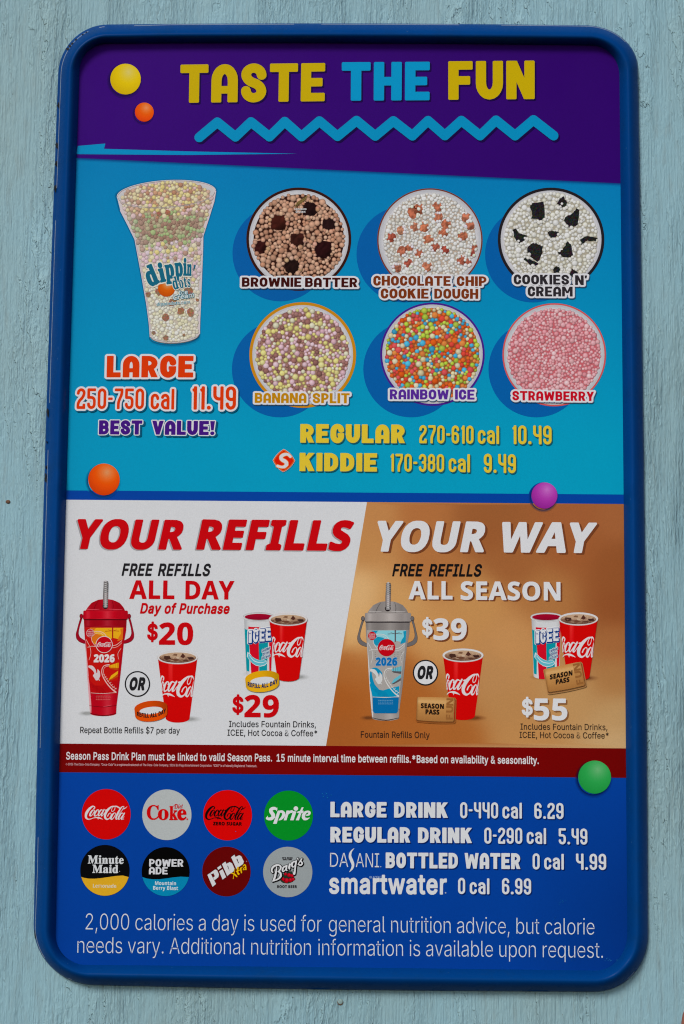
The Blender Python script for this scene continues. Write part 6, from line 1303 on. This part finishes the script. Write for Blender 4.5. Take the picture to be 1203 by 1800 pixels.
def mm(t, x, y):
    edge = [(142.6, 1541), (148, 1543), (156, 1544.4), (166, 1544.6), (178, 1543.6), (190, 1541.8), (204, 1539.8), (216, 1539), (226.6, 1540.6)]
    t.fill(edge[1:-1] + ell(x, y, 43.0, 44.5, 15, 165, 30), (206, 156, 34), 5)
    text(t, "Minute", 'S', 154.6, 1517.6, 217.6, 1518.2, 13.8, (196, 198, 200), 8, weight=.03); text(t, "Maid", 'S', 162.6, 1534, 208, 1534.4, 13.8, (196, 198, 200), 8, weight=.03)
    text(t, "Lemonade", 'B', 163.6, 1560.2, 204.8, 1560.8, 6.6, (206, 196, 168), 8)
    t.fill(ell(210.4, 1531.8, .8, n=8), (150, 150, 150), 8)
badge(184.8, 1530, 43.4, 44.9, (14, 14, 16), mm)
def pw(t, x, y):
    edge = [(250.6, 1541.6), (258, 1544.2), (268, 1545.6), (280, 1545.6), (292, 1544.2), (304, 1542.4), (318, 1541), (332.6, 1541.8)]
    t.fill(edge + ell(x, y, 41.9, 43.0, 14, 166, 30), (0, 124, 164), 5)
    text(t, "POWER", 'D', 262.4, 1523.2, 322.6, 1523.6, 13.2, (198, 198, 202), 8, weight=.22); text(t, "ADE", 'D', 262, 1536.8, 295, 1537, 12.8, (198, 198, 202), 8, weight=.22)
    text(t, "Mountain", 'B', 272.8, 1555.6, 309.8, 1556, 6.6, (196, 206, 210), 8); text(t, "Berry Blast", 'B', 269.4, 1564, 313.2, 1564.6, 6.6, (196, 206, 210), 8)
badge(291.5, 1532.2, 42.1, 43.2, (6, 6, 8), pw)
def pibb(t, x, y):
    def P_(X, Y): return 350 + X / 12.03, 1480 + Y / 12.03
    for g, c_, ly in ((.9, (40, 0, 8), 7), (0, (200, 198, 200), 8)):
        def F_(pts, l=0):
            q = [P_(*p_) for p_ in pts]
            if g: [t.brush([(*a_, 1.4), (*b2, 1.4)], c_, ly, smooth=0) for a_, b2 in zip(q, q[1:] + q[:1])]
            else: t.fill(q, c_, ly + l)
        F_([(178, 697), (240, 655), (362, 888), (288, 950)])
        F_([(240, 655), (345, 580), (385, 600), (425, 690), (410, 745), (330, 808), (300, 758), (338, 722), (305, 658), (270, 684)], .2)
        F_([(386, 545), (460, 492), (482, 540), (408, 594)])
        F_([(428, 622), (500, 574), (575, 742), (500, 795)])
        F_([(486, 468), (560, 415), (665, 665), (598, 720)]); F_([(575, 465), (650, 425), (700, 450), (750, 560), (735, 620), (650, 680), (620, 630), (645, 610), (615, 500), (600, 505)], .2)
        F_([(680, 322), (752, 268), (860, 510), (792, 570)]); F_([(770, 320), (850, 280), (895, 300), (950, 415), (935, 465), (850, 525), (825, 470), (845, 445), (810, 350), (790, 360)], .2)
    ye = (218, 172, 0)
    for pts in ([(670, 660, 14), (720, 665, 26), (770, 700, 36), (805, 735, 22)], [(762, 560, 10), (745, 660, 12), (725, 778, 14)], [(825, 540, 36), (815, 620, 34), (835, 680, 34), (855, 670, 14)], [(795, 625, 22), (860, 595, 18)],
                [(880, 560, 34), (900, 650, 28)], [(885, 560, 30), (915, 535, 18)], [(935, 510, 20), (965, 480, 24), (985, 510, 28), (995, 585, 26)], [(985, 530, 14), (945, 560, 18), (940, 590, 16), (985, 575, 14)]):
        t.brush([(*P_(X, Y), w_ / 12.03) for X, Y, w_ in pts], ye, 10 + pts[0][0] % 7 * .1)
    t.fill(ell(*P_(1008, 410), 1, n=8), (150, 110, 120), 9)
badge(398.4, 1532, 42.6, 43.7, (96, 0, 12), pibb)
def barq(t, x, y):
    def P_(X, Y): return 460 + X / 12.03, 1480 + Y / 12.03
    t.fill([P_(*q) for q in [(395, 820), (440, 770), (430, 700), (560, 620), (650, 620), (715, 700), (690, 740), (720, 790), (650, 850), (560, 880), (450, 865)]], (34, 52, 40), 6)
    for X, Y, r in ((505, 680, 30), (580, 700, 40), (645, 715, 36), (445, 775, 34), (525, 815, 50), (610, 808, 42), (665, 790, 34), (470, 800, 30)):
        t.fill(ell(*P_(X, Y), r / 12.03 + .4, n=16), (60, 0, 12), 6.5 + X % 5 * .1); t.ball(*P_(X, Y), r / 12.03, 7.2 + (X + Y) % 7 * .1, (140, 0, 20), (176, 4, 26), (196, 40, 60), n=14, rings=3)
    text(t, "ROOT BEER", 'B', *P_(330, 972), *P_(748, 972), 4.6, (40, 38, 42), 8, weight=.05)
    text(t, "IT'S GOOD", 'B', *P_(435, 350), *P_(658, 350), 2.2, (44, 42, 46), 8, weight=.1); text(t, "SINCE 1898", 'B', *P_(448, 384), *P_(640, 384), 2.2, (44, 42, 46), 8, weight=.1)
    wh = (204, 204, 206)
    ST = [[(235, 640, 30), (215, 610, 34), (235, 540, 40), (300, 495, 40), (370, 490, 34), (410, 530, 34), (390, 590, 30), (350, 625, 20)], [(320, 530, 24), (305, 640, 40), (275, 760, 44), (240, 830, 26)],
          [(350, 625, 26), (395, 650, 42), (405, 720, 46), (355, 780, 34), (260, 822, 22)], [(510, 510, 30), (460, 540, 34), (445, 600, 36), (465, 625, 24), (510, 580, 16)], [(535, 500, 34), (520, 590, 34), (545, 600, 14)],
          [(565, 560, 14), (590, 470, 22), (600, 480, 30), (590, 570, 28)], [(600, 500, 16), (640, 440, 22)], [(715, 415, 26), (660, 430, 32), (645, 500, 34), (670, 530, 22), (720, 480, 14)], [(735, 400, 34), (715, 520, 34), (700, 660, 36), (680, 680, 20), (665, 620, 14)],
          [(765, 345, 26), (775, 385, 12)], [(770, 480, 12), (820, 400, 26), (855, 350, 20), (830, 400, 30), (862, 450, 34), (830, 490, 34), (790, 480, 26)]]
    for dx, g, c_, ly in ((10, 34, (20, 18, 20), 9), (0, 26, (20, 18, 20), 9.6), (0, 0, wh, 11)):
        for i, st in enumerate(ST): t.brush([(*P_(X + dx, Y + dx), (w_ + g) / 12.03) for X, Y, w_ in st], c_, ly + (i % 4) * .12)
badge(506.1, 1532.8, 43.3, 44.3, (142, 148, 150), barq)

t = Print(); ds = (0, 34, 92)
def row(words):
    for s_, f_, x0, y0, x1, y1, cap, wt in words: text(t, s_, f_, x0, y0, x1, y1, cap, LW, 9, weight=wt, shadow=(1.4, 1.5, ds, .3))
row([("LARGE", 'D', 581, 1436.4, 679.7, 1437, 27.2, .265), ("DRINK", 'D', 693, 1437.2, 787.7, 1437.8, 27.4, .265), ("0-440", 'N', 809.2, 1438.4, 876, 1438.8, 28.4, None), ("cal", 'N', 883.5, 1438.9, 917.7, 1439, 28, None), ("6.29", 'N', 939.6, 1439.3, 991, 1439.9, 28.4, None),
     ("REGULAR", 'D', 581, 1480.8, 721.6, 1481.4, 27.4, .265), ("DRINK", 'D', 735, 1481.6, 830, 1482.2, 27.2, .265), ("0-290", 'N', 851.6, 1483, 918.4, 1483.4, 28.4, None), ("cal", 'N', 926.2, 1483.5, 960.3, 1483.7, 28, None), ("5.49", 'N', 982.5, 1484.2, 1032.9, 1484.8, 28.4, None),
     ("BOTTLED", 'D', 678.2, 1526, 805.1, 1526.8, 27.6, .26), ("WATER", 'D', 817, 1527, 915.2, 1527.8, 28, .26), ("0", 'N', 936.6, 1528.4, 949, 1528.4, 28.4, None), ("cal", 'N', 957, 1528.5, 991.5, 1528.8, 28, None), ("4.99", 'N', 1013, 1528.9, 1066, 1529.4, 28.6, None),
     ("0", 'N', 805.5, 1571.6, 818, 1571.6, 28.6, None), ("cal", 'N', 826, 1571.8, 860.6, 1572, 28, None), ("6.99", 'N', 882.8, 1572, 934, 1572.6, 28.6, None)])
text(t, "DA", 'R', 580, 1523.8, 612.9, 1524.2, 25, LW, 9, weight=-.012); text(t, "ANI", 'R', 625.3, 1524.4, 667, 1524.8, 25, LW, 9, weight=-.012)
t.brush([(622.6, 1491.6, .8), (617.5, 1497, 3), (615.6, 1505, 5), (618.5, 1513, 5.6), (620.8, 1520, 5), (619, 1527, 3.6), (614.6, 1532.6, .8)], LW, 9.6)
t.fill(ell(669.6, 1523.4, 1.1, n=8), (150, 160, 180), 9)
text(t, "smartwater", 'R', 578.7, 1569.6, 785.7, 1571, 33.6, LW, 9, weight=.05)
text(t, "GLACEAU", 'R', 649.8, 1543.8, 670.5, 1544, 3.8, (150, 176, 210), 9, weight=.02); t.fill(ell(783.6, 1569.4, 1.4, n=8), (150, 160, 180), 9)
t.build("price_lettering", DRO)
t = Print(); lw2 = (196, 199, 206)
text(t, "2,000 calories a day is used for", 'R', 149.9, 1634.2, 566, 1638, 29, lw2, 8, weight=-.02); text(t, "general nutrition advice, but calorie", 'R', 577.7, 1638.2, 1046, 1643.2, 29, lw2, 8, weight=-.02)
text(t, "needs vary. Additional nutrition", 'R', 135.4, 1675.2, 547.4, 1679.2, 28.8, lw2, 8, weight=-.02); text(t, "information is available upon request.", 'R', 559, 1679.4, 1061, 1684.2, 28.8, lw2, 8, weight=-.02)
t.build("nutrition_lettering", DRO)

t = Print(); rnd = random.Random(5)
for x, y, sp, n_, c_ in ((572, 1398, 7, 14, (20, 104, 160)), (986, 1584, 6, 8, (24, 96, 150)), (1010, 1680, 22, 18, (26, 70, 136)), (1075, 1688, 9, 9, (40, 110, 160)), (420, 1500, 60, 5, (20, 84, 160)), (900, 1650, 60, 7, (20, 80, 150))):
    for k in range(n_):
        X, Y = x + rnd.gauss(0, sp * .6), y + rnd.gauss(0, sp * .35); r_ = rnd.uniform(.35, 1.0)
        t.fill([(X + r_ * rnd.uniform(.6, 1.6) * math.cos(a_), Y + r_ * rnd.uniform(.5, 1.1) * math.sin(a_)) for a_ in [k2 * 1.047 for k2 in range(6)]], c_, 7)
for a_, b2 in (((935, 1660), (978, 1610)), ((350, 150), (440, 120))): t.brush([(*a_, .3), ((a_[0] + b2[0]) / 2 + 3, (a_[1] + b2[1]) / 2, .6), (*b2, .3)], (20, 78, 156) if a_[1] > 500 else (70, 30, 120), 7)
t.build("scuff_marks", BOARD)['kind'] = 'stuff'

# ---------------------------------------------------------------- small things on the wall
rust = mat_plain("rusty_nail_iron", (96, 70, 52), .8, 0, .5, 900); M_NAILPAINT = mat_plain("painted_nail_top", (128, 152, 152), .6, 0, .2, 600)
def lathe(name, prof, m, parent, loc, n=24, squash=1.0):
    vs = []; fs = []
    for r, h in prof:
        vs += [(r * math.cos(2 * math.pi * k / n), -h, r * squash * math.sin(2 * math.pi * k / n)) for k in range(n)]
    for j in range(len(prof) - 1):
        for k in range(n): a_ = j * n + k; b2 = j * n + (k + 1) % n; fs.append((a_, b2, b2 + n, a_ + n))
    fs.append(tuple(range((len(prof) - 1) * n, len(prof) * n)))
    me = mesh(name, vs, fs, False); o = link(name, me, m, parent); o.location = loc; return o
N1 = bpy.data.objects.new("nail", None); S.collection.objects.link(N1); N1.location = W(598.5, 1761, 0)
N1['label'] = "round nail head with rusty lower edge in wall just below the board's bottom rim"; N1['category'] = "nail"
lathe("rust_ring", [(.0034, -.001), (.0034, .0008), (.0031, .0010)], rust, N1, (0, 0, -.0002))
lathe("nail_head", [(.0029, 0), (.0029, .0012), (.0024, .0016), (.0010, .0018)], M_NAILPAINT, N1, (0, 0, .0004))
N2 = lathe("nail", [(.0030, -.001), (.0028, .0008), (.0016, .0014)], rust, None, W(14.5, 882, 0), 9, .8)
N2['label'] = "small bent rusty nail sticking out of the wall at the far left edge"; N2['category'] = "nail"
bm_v = []; bm_f = []
cen = W(1262, 1816, .35); nr = 12; nn_ = 24
ob = bpy.data.objects.new("rounded_shape", bpy.data.meshes.new("rounded_shape"))
import bmesh
bm = bmesh.new(); bmesh.ops.create_uvsphere(bm, u_segments=32, v_segments=20, radius=1)
for v in bm.verts: v.co = Vector((v.co.x * .034, v.co.y * .03, v.co.z * .055 - .02 * v.co.z * v.co.z))
bm.to_mesh(ob.data); bm.free(); ob.data.polygons.foreach_set('use_smooth', [True] * len(ob.data.polygons))
ob.data.materials.append(mat_plain("terracotta_skin", (150, 88, 66), .6, 0, .1, 60)); S.collection.objects.link(ob); ob.location = cen
ob['label'] = "rounded reddish-brown shape close to the camera, cut off by bottom right corner"; ob['category'] = "rounded shape"
